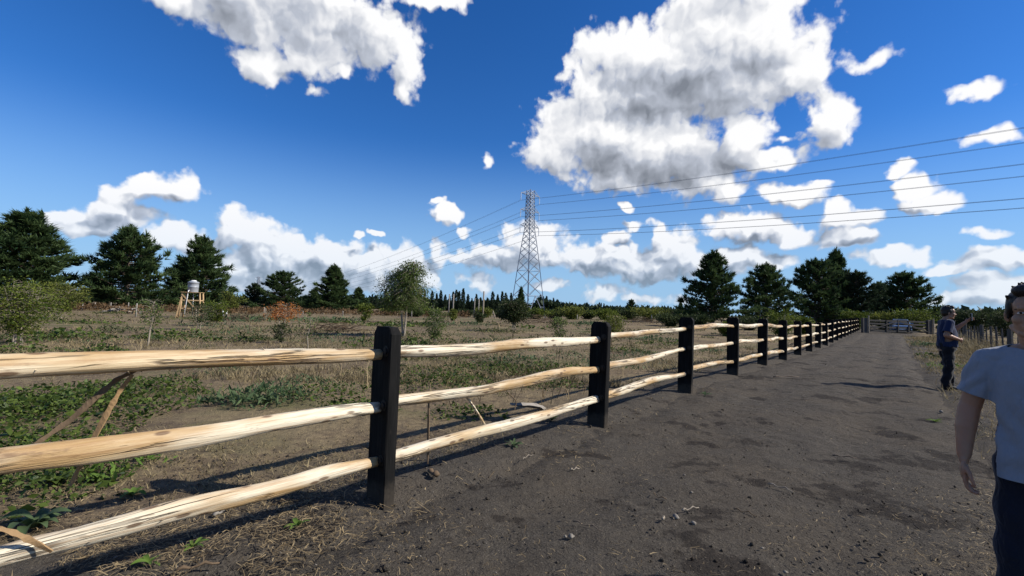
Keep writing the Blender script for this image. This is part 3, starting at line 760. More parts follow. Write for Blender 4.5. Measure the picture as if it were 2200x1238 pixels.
# ------------------------------------------------------------------ the pines
PV = []
for k, (sd_, rr, nb, tp, ld) in enumerate([(11, 0.50, 150, 0.62, 5), (23, 0.42, 145, 0.74, 3), (37, 0.36, 150, 0.80, 2), (41, 0.52, 150, 0.50, 8)]):
    PV.append((pine_variant(sd_, 1.0, rr, nb, tp, ld), rr))
PMESH = {}
def pine(px, depth, top_y, wpx, var, label, rz, mat='pine', group=None):
    b = gpt(px, depth); topz = at(px, top_y, depth).z; hh = topz-b.z
    (fol, wood), rr = PV[var]; sc = hh; sx = (wpx*depth/FPX)/(2*rr*hh)
    key = (var, mat)
    t, me = plant('pine_tree', label, 'pine tree', b, PMESH.get(key, (fol, None))[0] if key in PMESH else fol, PMESH[key][1] if key in PMESH else wood, M[mat], M['bark'], (sc*sx*1.06, sc*sx*1.06, sc), rz, group)
    PMESH[key] = (me['crown'], me['trunk'])
    return t
pine(40, 60, 452, 250, 1, 'big dark pine at the left edge, behind the yellow-green bush', 0.4)
pine(268, 66, 486, 182, 0, 'wide bushy dark pine left of the grey water tank', 1.2)
pine(428, 72, 508, 140, 1, 'dark pine standing directly behind the grey water tank', 2.6)
pine(388, 84, 560, 90, 3, 'smaller pine squeezed between the two big pines left of the tank', 0.3)
pine(543, 84, 608, 52, 3, 'small round dark evergreen just left of the pine behind the rust-leaved sapling', 0.7, 'pine_far')
pine(603, 82, 582, 96, 3, 'spiky dark pine standing behind the rust-leaved sapling', 1.9)
pine(714, 86, 569, 94, 2, 'pointed dense dark pine midway between the rust-leaved sapling and the two-stemmed tree', 0.2)
pine(672, 92, 622, 50, 1, 'low pine at the left foot of the pointed dense pine', 2.0)
pine(768, 95, 617, 46, 2, 'small pointed pine right of the pointed dense pine', 3.0)
pine(1530, 58, 541, 128, 1, 'tall dark pine, leftmost of the right-hand group behind the fence', 4.0)
pine(1646, 60, 566, 124, 0, 'spreading dark pine, second from the left in the right-hand group', 5.0)
pine(1752, 66, 556, 120, 3, 'broad dark pine left of the tallest spire in the right-hand group', 0.9)
pine(1797, 68, 536, 92, 2, 'dark pine with the tallest narrow spire in the right-hand group', 2.2)
pine(1840, 66, 582, 110, 0, 'dark rounded pine right of the tallest spire', 1.1, 'pine_far')
pine(1945, 70, 584, 122, 3, 'open-branched pine above the gate, rightmost of the group', 2.9)
pine(1893, 74, 606, 76, 1, 'low pine between the rounded pine and the open-branched pine', 0.6)
pine(1118, 120, 616, 30, 2, 'slim pine seen through the legs of the steel tower', 0.4)
pine(1356, 105, 643, 32, 0, 'lone small pine above the shrubs, right of the second fence post', 1.4)
pine(1462, 90, 648, 22, 2, 'little pointed conifer just left of the right-hand pine group', 2.4)
pine(1418, 100, 660, 14, 1, 'tiny conifer tip above the shrubs left of the third fence post', 2.4)

# ------------------------------------------------------------------ far poplars and woods
def poplar_variant(seed, w):
    rs = np.random.default_rng(seed); n = 900
    z = rs.uniform(0.04, 1.0, n); prof = w*np.sin(math.pi*np.clip(z, 0.05, 1)**0.8)**0.6*(1+0.18*np.sin(z*23+seed))
    a = rs.uniform(0, 6.283, n); r = prof*np.sqrt(rs.uniform(0.15, 1, n))
    C = np.stack([np.cos(a)*r, np.sin(a)*r, z], 1)
    D = unit(np.stack([np.cos(a)*0.35, np.sin(a)*0.35, np.ones(n)], 1)+rs.normal(size=(n, 3))*0.3)
    V, F = cards(C, D, rs.uniform(0.05, 0.10, n), rs.uniform(0.02, 0.035, n), rs)
    tv, tf = tube([(0, 0, -0.02), (0, 0, 0.5), (0, 0, 0.95)], [0.014, 0.009, 0.003], 6)
    return (V, F, np.repeat(np.clip(rs.normal(0.4, 0.2, n), 0, 1), 4)), (tv, tf)
POPV = [poplar_variant(3, 0.085), poplar_variant(8, 0.11), poplar_variant(14, 0.07)]
POPM = {}
prs = random.Random(5)
pop = []
x = 798
while x < 1000: pop.append((x, prs.uniform(622, 640))); x += prs.uniform(6, 10)
x = 1004
while x < 1118: pop.append((x, prs.uniform(628, 645))); x += prs.uniform(7, 12)
x = 1160
while x < 1222: pop.append((x, 636+(x-1160)*0.30+prs.uniform(-3, 4))); x += prs.uniform(5, 8)
pop += [(1230, 658), (1238, 661), (1246, 658), (1258, 652), (1263, 656), (1278, 655), (1287, 651), (1291, 652), (1297, 653), (1268, 658), (2112, 668), (2118, 666), (2126, 667)]
for k, (px, ty) in enumerate(pop):
    dep = 300+prs.uniform(-25, 25) if px < 2000 else 120
    b = gpt(px, dep); hh = at(px, ty, dep).z-b.z; v = k % 3
    where = 'left of the steel tower' if px < 1100 else ('right of the steel tower' if px < 1500 else 'beyond the man in navy')
    fol, wood = POPM.get(v, POPV[v])
    t, me = plant('poplar_tree', 'slim dark poplar in the far row on the skyline '+where, 'poplar', b, fol, wood, M['poplar'], M['bark'], hh, prs.uniform(0, 6), 'far poplars on the skyline '+where)
    POPM[v] = (me['crown'], me['trunk'])
def far_wood(name, label, spans, dep, leaf, mat, seed):
    """a distant belt of trees that reads as one mass"""
    rs = np.random.default_rng(seed); C = []
    for (x0, y0, x1, y1, d) in spans:
        n = int(abs(x1-x0)*13)
        f = rs.uniform(size=n); px = x0+(x1-x0)*f; ty = y0+(y1-y0)*f+(fbm(px*0.09, px*0+d, seed, 3)-0.5)*16
        X = np.array([xat(p, d) for p in px]); Hh = np.array([at(p, t, d).z for p, t in zip(px, ty)])
        Y = np.full(n, d)+rs.uniform(-0.04, 0.04, n)*d; G = H(X, Y)
        z = G+(Hh-G)*rs.uniform(0.0, 1, n)**0.8
        C.append(np.stack([X, Y, z], 1))
    C = np.vstack(C); D = unit(rs.normal(size=C.shape)+np.array([0, 0, 0.4]))
    n = len(C); Ln = leaf*rs.uniform(0.6, 1.4, n); V, F = cards(C, D, Ln, Ln*0.6, rs)
    tn = np.clip(np.repeat(fbm(C[:, 0]/leaf*0.25, C[:, 2]/leaf*0.35, seed+4, 2), 4)*1.3-0.2, 0, 1)
    return stuff(mk(name, V, F, M[mat], tint=tn), label, 'woodland')
far_wood('distant_woodland', 'far dark belt of woodland along the whole skyline', [(500, 652, 800, 654, 320), (780, 655, 1130, 661, 330), (1155, 654, 1225, 668, 290), (1225, 668, 1330, 676, 300), (-40, 640, 520, 652, 330), (1320, 676, 1520, 680, 300), (1990, 676, 2260, 680, 300)], 320, 5.0, 'poplar', 3)

# ------------------------------------------------------------------ shrubs and young trees
def shrub(name, label, cat, px, base_y, depth, top_y, wpx, mat, seed, nclu=90, per=26, leaf=None, stems=5, base=0.12, **kw):
    b = gpt(px, depth); hh = max(0.3, at(px, top_y, depth).z-b.z); w = wpx*depth/FPX
    leaf = leaf or max(0.07, depth*0.0042)
    fol, wood = broadleaf(seed, hh, w, nclu, per, leaf, stems, base, **kw)
    return plant(name, label, cat, b, fol, wood, M[mat], M['pale_bark'] if depth < 40 else M['bark'], tname='stems')[0]
shrub('leafy_bush', 'large yellow-green bush at the left edge, above the top rail', 'bush', 40, 745, 15.5, 598, 150, 'shrub', 61, 210, 30, 0.085, 7, 0.2, upright=0.2)
shrub('leafy_bush', 'bright yellow-green bush right of the large left-edge bush', 'bush', 128, 690, 34, 606, 100, 'shrub_y', 62, 120, 28, 0.16, 5, 0.2)
shrub('young_tree', 'thin open sapling with one pale stem on bare soil, left of the water tank', 'sapling', 320, 742, 16, 618, 62, 'willow', 63, 80, 12, 0.075, 1, 0.35, bare=0.2)
shrub('young_tree', 'leaning dark sapling right in front of the tank stand', 'sapling', 428, 706, 26, 648, 62, 'shrub_d', 64, 80, 14, 0.10, 2, 0.3)
shrub('leafy_bush', 'loose green bush right of the tank stand', 'bush', 462, 700, 30, 640, 60, 'shrub', 65, 90, 20, 0.13, 3, 0.25)
shrub('leafy_bush', 'yellowish bush far behind the tank, right of the pine', 'bush', 495, 668, 60, 628, 52, 'shrub_y', 66, 80, 24, 0.25, 4, 0.1)
shrub('young_tree', 'sapling with rust-orange leaves on top, dark green at its foot', 'sapling', 606, 735, 18, 636, 78, 'rust', 67, 64, 15, 0.085, 2, 0.62, upright=0.3)
shrub('leafy_bush', 'dark green shrub at the foot of the rust-leaved sapling', 'bush', 604, 736, 17.8, 690, 40, 'shrub_d', 68, 60, 14, 0.075, 4, 0.1)
shrub('young_tree', 'thin bare-looking sapling right of the rust-leaved sapling', 'sapling', 664, 748, 15.5, 668, 40, 'willow', 69, 46, 8, 0.07, 1, 0.3, bare=0.4)
shrub('leafy_bush', 'pale green bush below the pointed dense pine', 'bush', 783, 684, 40, 646, 36, 'shrub', 70, 60, 20, 0.17, 3, 0.15)
shrub('young_tree', 'airy two-stemmed tree rising behind the nearest black post', 'tree', 868, 722, 24, 545, 112, 'willow', 71, 420, 36, 0.12, 2, 0.42, upright=0.0, crown_pow=0.85, leafw=0.32, droop=0.15)
shrub('leafy_bush', 'feathery green shrub right of the nearest black post', 'bush', 937, 736, 20, 655, 62, 'willow', 72, 110, 18, 0.085, 4, 0.1, bare=0.1)
shrub('leafy_bush', 'bright green many-stemmed bush left of the tower legs', 'bush', 1104, 713, 32, 637, 78, 'shrub_d', 73, 190, 28, 0.15, 6, 0.38, upright=0.3)
shrub('leafy_bush', 'small pale shrub left of the second black post', 'bush', 1203, 724, 24, 678, 50, 'willow', 74, 70, 14, 0.10, 3, 0.15, bare=0.1)
shrub('leafy_bush', 'yellow-green bush peeping out right of the second black post', 'bush', 1318, 712, 30, 676, 66, 'shrub_y', 75, 90, 18, 0.13, 4, 0.1)
shrub('leafy_bush', 'little yellow bush near the pair of poles', 'bush', 972, 690, 46, 664, 22, 'shrub_y', 76, 40, 18, 0.2, 3, 0.1)
shrub('leafy_bush', 'low dark bush right of the pale leaning pole', 'bush', 1030, 694, 44, 672, 30, 'shrub_d', 77, 46, 18, 0.2, 3, 0.1)
mids = [(1150, 668, 76), (1190, 672, 60), (1228, 664, 70), (1262, 672, 46), (1300, 668, 66), (1350, 668, 60), (1392, 662, 80), (1438, 664, 66), (1478, 672, 44), (1080, 668, 56), (1040, 664, 50), (1000, 668, 46), (930, 666, 50), (890, 668, 40), (835, 668, 44)]
for k, (px, ty, wd) in enumerate(mids):
    side = ('left of the steel tower' if px < 1120 else ('between the tower and the second post' if px < 1290 else 'between the second and third posts'))
    hue = ('mid-green', 'dark green', 'yellowish green', 'dark green')[k % 4]
    t = shrub('leafy_bush', 'rounded '+hue+' scrub bush in the far hedge '+side, 'bush', px, 690, 62+(k*7) % 13, ty, wd, ('shrub', 'shrub_d', 'shrub_y', 'shrub_d')[k % 4], 90+k, 80, 24, 0.30, 5, 0.05)
    t['group'] = hue+' far hedge bushes '+side
rights = [(1680, 664, 74, 36, 'shrub', 'pale green bush in front of the spreading pine'), (1725, 680, 44, 40, 'shrub', 'low pale bush right of the bush in front of the spreading pine'), (1610, 682, 60, 44, 'shrub_d', 'low dark bush at the foot of the tall leftmost right-hand pine'),
          (1835, 666, 54, 58, 'shrub', 'round olive bush just left of the gate'), (1900, 672, 60, 60, 'shrub_y', 'yellow-green bush behind the left half of the gate'), (1965, 664, 90, 58, 'shrub', 'big round green bush behind the right half of the gate'),
          (2062, 668, 70, 52, 'shrub_d', 'dark hedge bush behind the head of the man in navy'), (2105, 666, 70, 50, 'shrub_d', 'dark hedge bush behind the raised phone'), (2160, 664, 80, 46, 'shrub_d', 'dark hedge bush between the two men'), (1500, 678, 60, 50, 'shrub_d', 'dark thicket right behind the third fence post'), (1440, 680, 70, 46, 'shrub_d', 'dark thicket left of the third fence post'),
          (1560, 690, 40, 34, 'shrub', 'small grassy bush between the third and fourth posts')]
for k, (px, ty, wd, dp, mt, lb) in enumerate(rights):
    shrub('leafy_bush', lb, 'bush', px, 700, dp, ty, wd, mt, 130+k, 110, 26, dp*0.0045, 6, 0.04)
# brown scrub belt in front of the pines
def scrub_belt():
    rs = np.random.default_rng(77); C = []
    for (x0, x1, y0, d) in [(-60, 330, 650, 56), (330, 560, 652, 58), (540, 860, 658, 66), (860, 1010, 664, 66)]:
        n = int((x1-x0)*9); px = rs.uniform(x0, x1, n); dd = d+rs.uniform(-4, 5, n)
        X = (px-CX)/FPX*dd; z0 = gz(X, dd); top = 0.75*fbm(px*0.05, px*0+d, 6, 3)+0.3
        C.append(np.stack([X, dd, z0+top*rs.uniform(0, 1, n)], 1))
    C = np.vstack(C); n = len(C); D = unit(rs.normal(size=C.shape)+np.array([0, 0, 0.9])); Ln = rs.uniform(0.15, 0.40, n)
    V, F = cards(C, D, Ln, Ln*0.45, rs)
    stuff(mk('brown_scrub', V, F, M['heath'], tint=np.repeat(rs.uniform(0, 1, n), 4)), 'low rusty-brown scrub along the far edge of the field', 'scrub')
scrub_belt()

# ------------------------------------------------------------------ ground cover
def blades(X, Y, Ln, rs, lean=0.5, wd=0.006):
    n = len(X); Z = gz(X, Y)
    C = np.stack([X, Y, Z-0.01], 1); D = unit(np.array([0, 0, 1.0])+rs.normal(size=(n, 3))*np.array([lean, lean, 0.1]))
    S = rs.normal(size=(n, 3)); S -= D*np.sum(S*D, 1)[:, None]; S = unit(S); wv = wd*(0.7+0.6*rs.uniform(size=n))
    bend = np.stack([rs.normal(size=n)*0.25, rs.normal(size=n)*0.25, np.zeros(n)], 1)*Ln[:, None]
    V = np.stack([C+S*wv[:, None], C-S*wv[:, None], C+D*(Ln*0.6)[:, None]+S*(wv*0.6)[:, None], C+D*(Ln*0.6)[:, None]-S*(wv*0.6)[:, None], C+D*Ln[:, None]+bend], 1).reshape(-1, 3)
    b = np.arange(n)[:, None]*5
    F = np.concatenate([b+np.array([0, 1, 3]), b+np.array([0, 3, 2]), b+np.array([2, 3, 4])], 0)
    return V, F
def scatter(n, ymin, ymax, rs, a0=-1.25, a1=1.15):
    """points over the visible ground, evenly dense on the picture"""
    inv = rs.uniform(1/ymax, 1/ymin, n); Y = 1/inv; X = Y*rs.uniform(a0, a1, n); return X, Y
def left_field(X, Y):
    s, t = st(X, Y); return s < -0.05
def grass():
    rs = np.random.default_rng(301); parts, tn = [], []
    X, Y = scatter(90000, 3.5, 70, rs); s, t = st(X, Y)
    den = np.clip((fbm(X*0.30, Y*0.30, 21, 4)-0.42)*4.5, 0.04, 1)*np.clip(0.25+Y/30, 0.3, 1)
    k = (rs.uniform(size=len(X)) < den) & (s < -0.35); X, Y = X[k], Y[k]
    Ln = np.clip(rs.normal(0.055, 0.03, len(X)), 0.02, 0.2)*np.clip(0.6+Y/22, 0.7, 2.0)
    V, F = blades(X, Y, Ln, rs, 0.65, 0.0022+0.0006*Y)
    stuff(mk('dry_grass', V, F, M['drygrass'], tint=np.repeat(rs.uniform(0, 1, len(X)), 5)), 'pale dry grass standing in the field beyond the fence', 'grass')
    # verge grass on the right of the track
    n = 30000; tt = 2+50*rs.uniform(0, 1, n)**1.3; ss = rs.uniform(3.75, 7.6, n)
    X = P1[0]+ss*R2[0]+tt*U2[0]; Y = P1[1]+ss*R2[1]+tt*U2[1]
    den = np.clip((fbm(X*0.45, Y*0.45, 33, 4)-0.36)*4, 0.05, 1)*np.clip((ss-3.5)/1.0, 0.15, 1); k = rs.uniform(size=n) < den; X, Y, ss = X[k], Y[k], ss[k]
    V, F = blades(X, Y, np.clip(rs.normal(0.13, 0.07, len(X)), 0.03, 0.5)*(1+np.clip(ss-5.4, 0, 1)*3.2), rs, 0.6, 0.002+0.0005*Y)
    stuff(mk('verge_grass', V, F, M['drygrass'], tint=np.repeat(rs.uniform(0, 1, len(X)), 5)), 'dry grass on the right verge beside the man in navy', 'grass')
grass()
def field_tufts():
    rs = np.random.default_rng(411)
    def tufts(n, y0, y1, seed, thr, per, hmean, mat, name, label, spread=0.05, lean=0.6):
        X, Y = scatter(n, y0, y1, rs); s, t = st(X, Y)
        den = np.clip((fbm(X*0.22, Y*0.22, seed, 4)-thr)*6, 0.02, 1); k = (rs.uniform(size=n) < den) & (s < -0.7); X, Y = X[k], Y[k]
        sz = np.repeat(rs.gamma(6, 1/6, len(X)), per); base = np.repeat(rs.uniform(0.1, 0.9, len(X)), per); X, Y = np.repeat(X, per), np.repeat(Y, per)
        X = X+rs.normal(size=len(X))*spread*(1+Y*0.05); Y = Y+rs.normal(size=len(Y))*spread*(1+Y*0.05)
        V, F = blades(X, Y, hmean*sz*rs.uniform(0.5, 1.2, len(X)), rs, lean, 0.0018+0.0006*Y)
        stuff(mk(name, V, F, M[mat], tint=np.repeat(np.clip(base+rs.normal(size=len(X))*0.2, 0, 1), 5)), label, 'grass')
    tufts(7000, 9, 65, 61, 0.48, 11, 0.15, 'drygrass', 'straw_tufts', 'scattered tufts of tall pale straw in the field')
    tufts(7000, 7, 70, 83, 0.47, 10, 0.13, 'olive', 'olive_tufts', 'olive-green tufts of rough grass in the field', 0.07, 0.8)
    tufts(420, 7, 40, 19, 0.30, 2, 0.36, 'straw', 'dry_stalks', 'thin dry stalks sticking up across the field', 0.03, 0.25)
field_tufts()
def straw():
    rs = np.random.default_rng(88); n = 70000
    X, Y = scatter(n, 1.9, 22, rs); s, t = st(X, Y)
    near = np.exp(-((s+0.15)/0.75)**2)*0.6+0.42*(s < -0.3)+0.6*np.exp(-((s-4.1)/0.7)**2)+0.085
    clump = np.clip((fbm(X*1.3, Y*1.3, 55, 4)-0.40)*5, 0.03, 1)
    k = rs.uniform(size=n) < near*clump*1.2; X, Y = X[k], Y[k]; n = len(X)
    Z = gz(X, Y)+0.012+rs.uniform(0, 0.02, n)
    s2, _ = st(X, Y); onr = (s2 > 0.5) & (s2 < 3.6)
    a = rs.uniform(0, 6.283, n); L = (rs.gamma(2.0, 0.022, n)+0.014)*np.where(onr, 0.7, 1); w = rs.uniform(0.0010, 0.0026, n)*(1+Y*0.08)*np.where(onr, 0.75, 1)
    D = np.stack([np.cos(a), np.sin(a), rs.normal(size=n)*0.18], 1); S = np.stack([-np.sin(a), np.cos(a), rs.normal(size=n)*0.3], 1)
    C = np.stack([X, Y, Z], 1); cur = S*(rs.normal(size=n)*0.18*L)[:, None]
    V = np.stack([C-D*(L/2)[:, None]-S*w[:, None], C-D*(L/2)[:, None]+S*w[:, None], C+cur+S*w[:, None]+np.array([0, 0, 0.004]), C+cur-S*w[:, None]+np.array([0, 0, 0.004]), C+D*(L/2)[:, None]], 1).reshape(-1, 3)
    b = np.arange(n)[:, None]*5; F = np.concatenate([b+np.array([0, 1, 2]), b+np.array([0, 2, 3]), b+np.array([3, 2, 4])], 0)
    stuff(mk('straw_litter', V, F, M['straw'], tint=np.repeat(np.clip(rs.beta(1.6, 1.6, n), 0, 1), 5)), 'dry straw and leaf litter strewn along the fence and track', 'straw')
straw()
PATCH = [  # bramble and weed patches: x, y on the picture, radius m, height m, leaf m, count, material
 (40, 900, 1.5, 0.34, 0.060, 5200, 'bramble'), (190, 860, 1.3, 0.26, 0.055, 3000, 'bramble'), (60, 985, 0.9, 0.24, 0.055, 2200, 'bramble'), (60, 1060, 0.55, 0.14, 0.05, 800, 'bramble'), (330, 835, 0.9, 0.22, 0.05, 1500, 'bramble'), (250, 1010, 0.35, 0.16, 0.07, 160, 'weed_b'),
 (560, 862, 0.7, 0.22, 0.085, 900, 'weed'), (700, 850, 0.9, 0.22, 0.05, 1300, 'bramble'), (770, 880, 0.5, 0.20, 0.05, 600, 'bramble'), (960, 825, 1.0, 0.26, 0.055, 1900, 'bramble'), (1060, 800, 1.1, 0.26, 0.06, 1700, 'bramble'), (1180, 800, 1.0, 0.26, 0.06, 1300, 'bramble'), (1000, 890, 0.5, 0.16, 0.05, 600, 'bramble'), (920, 770, 1.0, 0.2, 0.06, 700, 'bramble'),
 (1110, 780, 1.0, 0.25, 0.07, 700, 'weed'), (1380, 765, 0.8, 0.2, 0.07, 400, 'weed'), (1340, 755, 1.0, 0.2, 0.08, 500, 'bramble'), (1200, 830, 0.8, 0.15, 0.05, 600, 'bramble'), (120, 728, 1.7, 0.45, 0.11, 1300, 'bramble'), (45, 760, 0.9, 0.3, 0.08, 600, 'bramble'), (215, 757, 0.6, 0.3, 0.08, 420, 'bramble'), (370, 727, 1.4, 0.4, 0.10, 1000, 'bramble'), (245, 715, 1.4, 0.35, 0.12, 500, 'shrub_d'), (515, 735, 1.0, 0.3, 0.09, 500, 'bramble'), (560, 732, 0.5, 0.3, 0.08, 300, 'shrub_d'),
 (860, 700, 2.6, 0.4, 0.15, 900, 'bramble'), (700, 690, 3.5, 0.35, 0.2, 900, 'weed'), (520, 690, 3.0, 0.3, 0.2, 600, 'weed'), (900, 745, 0.8, 0.3, 0.09, 400, 'bramble'), (1000, 700, 2.2, 0.35, 0.15, 600, 'weed'), (1260, 700, 2.2, 0.35, 0.15, 500, 'weed'), (1160, 735, 1.2, 0.3, 0.1, 380, 'bramble'), (1050, 740, 1.0, 0.25, 0.1, 320, 'weed'), (1560, 722, 1.0, 0.25, 0.10, 500, 'weed'), (1600, 735, 0.8, 0.2, 0.09, 300, 'bramble'),
 (1960, 765, 1.1, 0.22, 0.09, 460, 'bramble'), (2010, 790, 0.7, 0.16, 0.07, 300, 'weed_b'), (1985, 745, 1.4, 0.3, 0.12, 420, 'weed'), (2080, 790, 0.9, 0.2, 0.07, 300, 'bramble'), (1240, 770, 0.9, 0.2, 0.07, 420, 'weed'), (860, 800, 0.9, 0.2, 0.06, 500, 'bramble'), (450, 800, 0.7, 0.15, 0.06, 350, 'weed'), (640, 830, 0.6, 0.2, 0.06, 450, 'weed'), (1420, 740, 1.2, 0.22, 0.09, 380, 'bramble'), (1320, 790, 0.7, 0.18, 0.06, 320, 'weed')]
_pr = random.Random(31)
for _k in range(60):      # more small patches of weeds over the far field
    _px, _d = _pr.uniform(-20, 1560), _pr.uniform(9, 46)
    _g = gpt(_px, _d)
    if float(st(_g.x, _g.y)[0]) < -1.2:
        PATCH.append((_px, ('W', _d), _pr.uniform(0.5, 1.6)*(0.6+_d/30), _pr.uniform(0.12, 0.3), max(0.06, _d*0.0045), int(_pr.uniform(120, 420)), _pr.choice(['bramble', 'weed', 'weed', 'olive', 'olive', 'shrub_d'])))
def ground_cover():
    for mt in sorted(set(p[6] for p in PATCH)):
        rs = np.random.default_rng(sum(map(ord, mt))); CC, DD, LL, TT = [], [], [], []
        for (px, py, rad, hh, lf, cnt, m2) in PATCH:
            if m2 != mt: continue
            c = gpt(px, py[1]) if isinstance(py, tuple) else on_ground(px, py); py = 0 if isinstance(py, tuple) else py; n = int(cnt*(0.85 if (m2 == 'bramble' and lf < 0.07) else 0.62 if m2 == 'bramble' else 0.8)); a = rs.uniform(0, 6.283, n); r = rad*rs.uniform(0, 1, n)**0.62*(0.45+0.95*fbm(np.cos(a)*2+px, np.sin(a)*2+py, 7, 3))
            X, Y = c.x+np.cos(a)*r*1.25, c.y+np.sin(a)*r; s, t = st(X, Y)
            k = (s < -0.15) | (s > 3.9); X, Y, r = X[k], Y[k], r[k]; n = len(X)
            top = hh*np.clip(1.25-r/rad, 0.2, 1)*(0.45+0.9*fbm(X*2.2, Y*2.2, 12, 3))
            Z = gz(X, Y)+top*rs.uniform(0.05, 1, n)
            CC.append(np.stack([X, Y, Z], 1)); DD.append(unit(rs.normal(size=(n, 3))*np.array([1, 1, 0.35])+np.array([0, 0, 0.25 if mt == 'bramble' else 0.8])))
            LL.append(lf*(0.8 if (m2 == 'bramble' and lf < 0.07) else 1.0)*rs.gamma(5, 0.2, n)); TT.append(np.clip(rs.normal(0.45, 0.30, n), 0, 1))
        C, D, Ln, tn = np.vstack(CC), np.vstack(DD), np.concatenate(LL), np.concatenate(TT)
        V, F = cards(C, D, Ln, Ln*(0.62 if mt == 'bramble' else 0.3), rs, 0.12)
        nm, lb = {'bramble': ('bramble_ground_cover', 'sprawling green brambles over the soil beyond the fence'), 'weed': ('weed_ground_cover', 'grey-green narrow-leaved weeds in clumps across the field'), 'weed_b': ('bright_weed_cover', 'small bright green weeds on the ground'), 'olive': ('olive_weed_cover', 'olive weeds in flat patches over the far field'), 'shrub_d': ('dark_herb_cover', 'dark low herbs on the bare soil')}[mt]
        stuff(mk(nm, V, F, M[mt], tint=np.repeat(tn, 4)), lb, 'ground cover')
ground_cover()
def gravel():
    rs = np.random.default_rng(9); n = 420
    X, Y = scatter(n*3, 1.8, 16, rs); s, t = st(X, Y); k = (s > -0.4) & (s < 4.6); X, Y = X[k][:n], Y[k][:n]; n = len(X)
    base = np.array([(1, 0, 0), (-1, 0, 0), (0, 1, 0), (0, -1, 0), (0, 0, 1), (0, 0, -1)], float)
    f = np.array([(0, 2, 4), (2, 1, 4), (1, 3, 4), (3, 0, 4), (2, 0, 5), (1, 2, 5), (3, 1, 5), (0, 3, 5)])
    r = rs.gamma(1.6, 0.0024, n)+0.002
    V = (base[None]*(r[:, None, None]*rs.uniform(0.6, 1.4, (n, 6, 1)))*np.array([1, 1, 0.7]))
    V = V+np.stack([X, Y, gz(X, Y)+0.008], 1)[:, None, :]
    F = (f[None]+np.arange(n)[:, None, None]*6).reshape(-1, 3)
    stuff(mk('gravel', V.reshape(-1, 3), F, M['stone'], smooth=False), 'small pale grit and pebbles on the sandy track', 'gravel')
gravel()
def clods():
    rs = np.random.default_rng(19); n = 5200
    X, Y = scatter(n*3, 1.9, 18, rs); s, t = st(X, Y); den = np.clip((fbm(X*0.9, Y*0.9, 71, 3)-0.36)*4, 0.04, 1)*np.where((s > 0.4) & (s < 3.6), 0.30, 1)
    k = (s > -2.2) & (s < 5.0) & (rs.uniform(size=len(X)) < den); X, Y = X[k][:n], Y[k][:n]; n = len(X)
    base = np.array([(1, 0, 0), (-1, 0, 0), (0, 1, 0), (0, -1, 0), (0, 0, 1), (0, 0, -1)], float)
    f = np.array([(0, 2, 4), (2, 1, 4), (1, 3, 4), (3, 0, 4), (2, 0, 5), (1, 2, 5), (3, 1, 5), (0, 3, 5)])
    r = rs.gamma(1.5, 0.0030, n)+0.0025
    V = (base[None]*(r[:, None, None]*rs.uniform(0.55, 1.5, (n, 6, 1)))*np.array([1, 1, 0.75]))+np.stack([X, Y, gz(X, Y)+0.004], 1)[:, None, :]
    stuff(mk('soil_clods', V.reshape(-1, 3), (f[None]+np.arange(n)[:, None, None]*6).reshape(-1, 3), M['road'], smooth=True), 'crumbs and clods of grey earth along the track', 'soil')
clods()

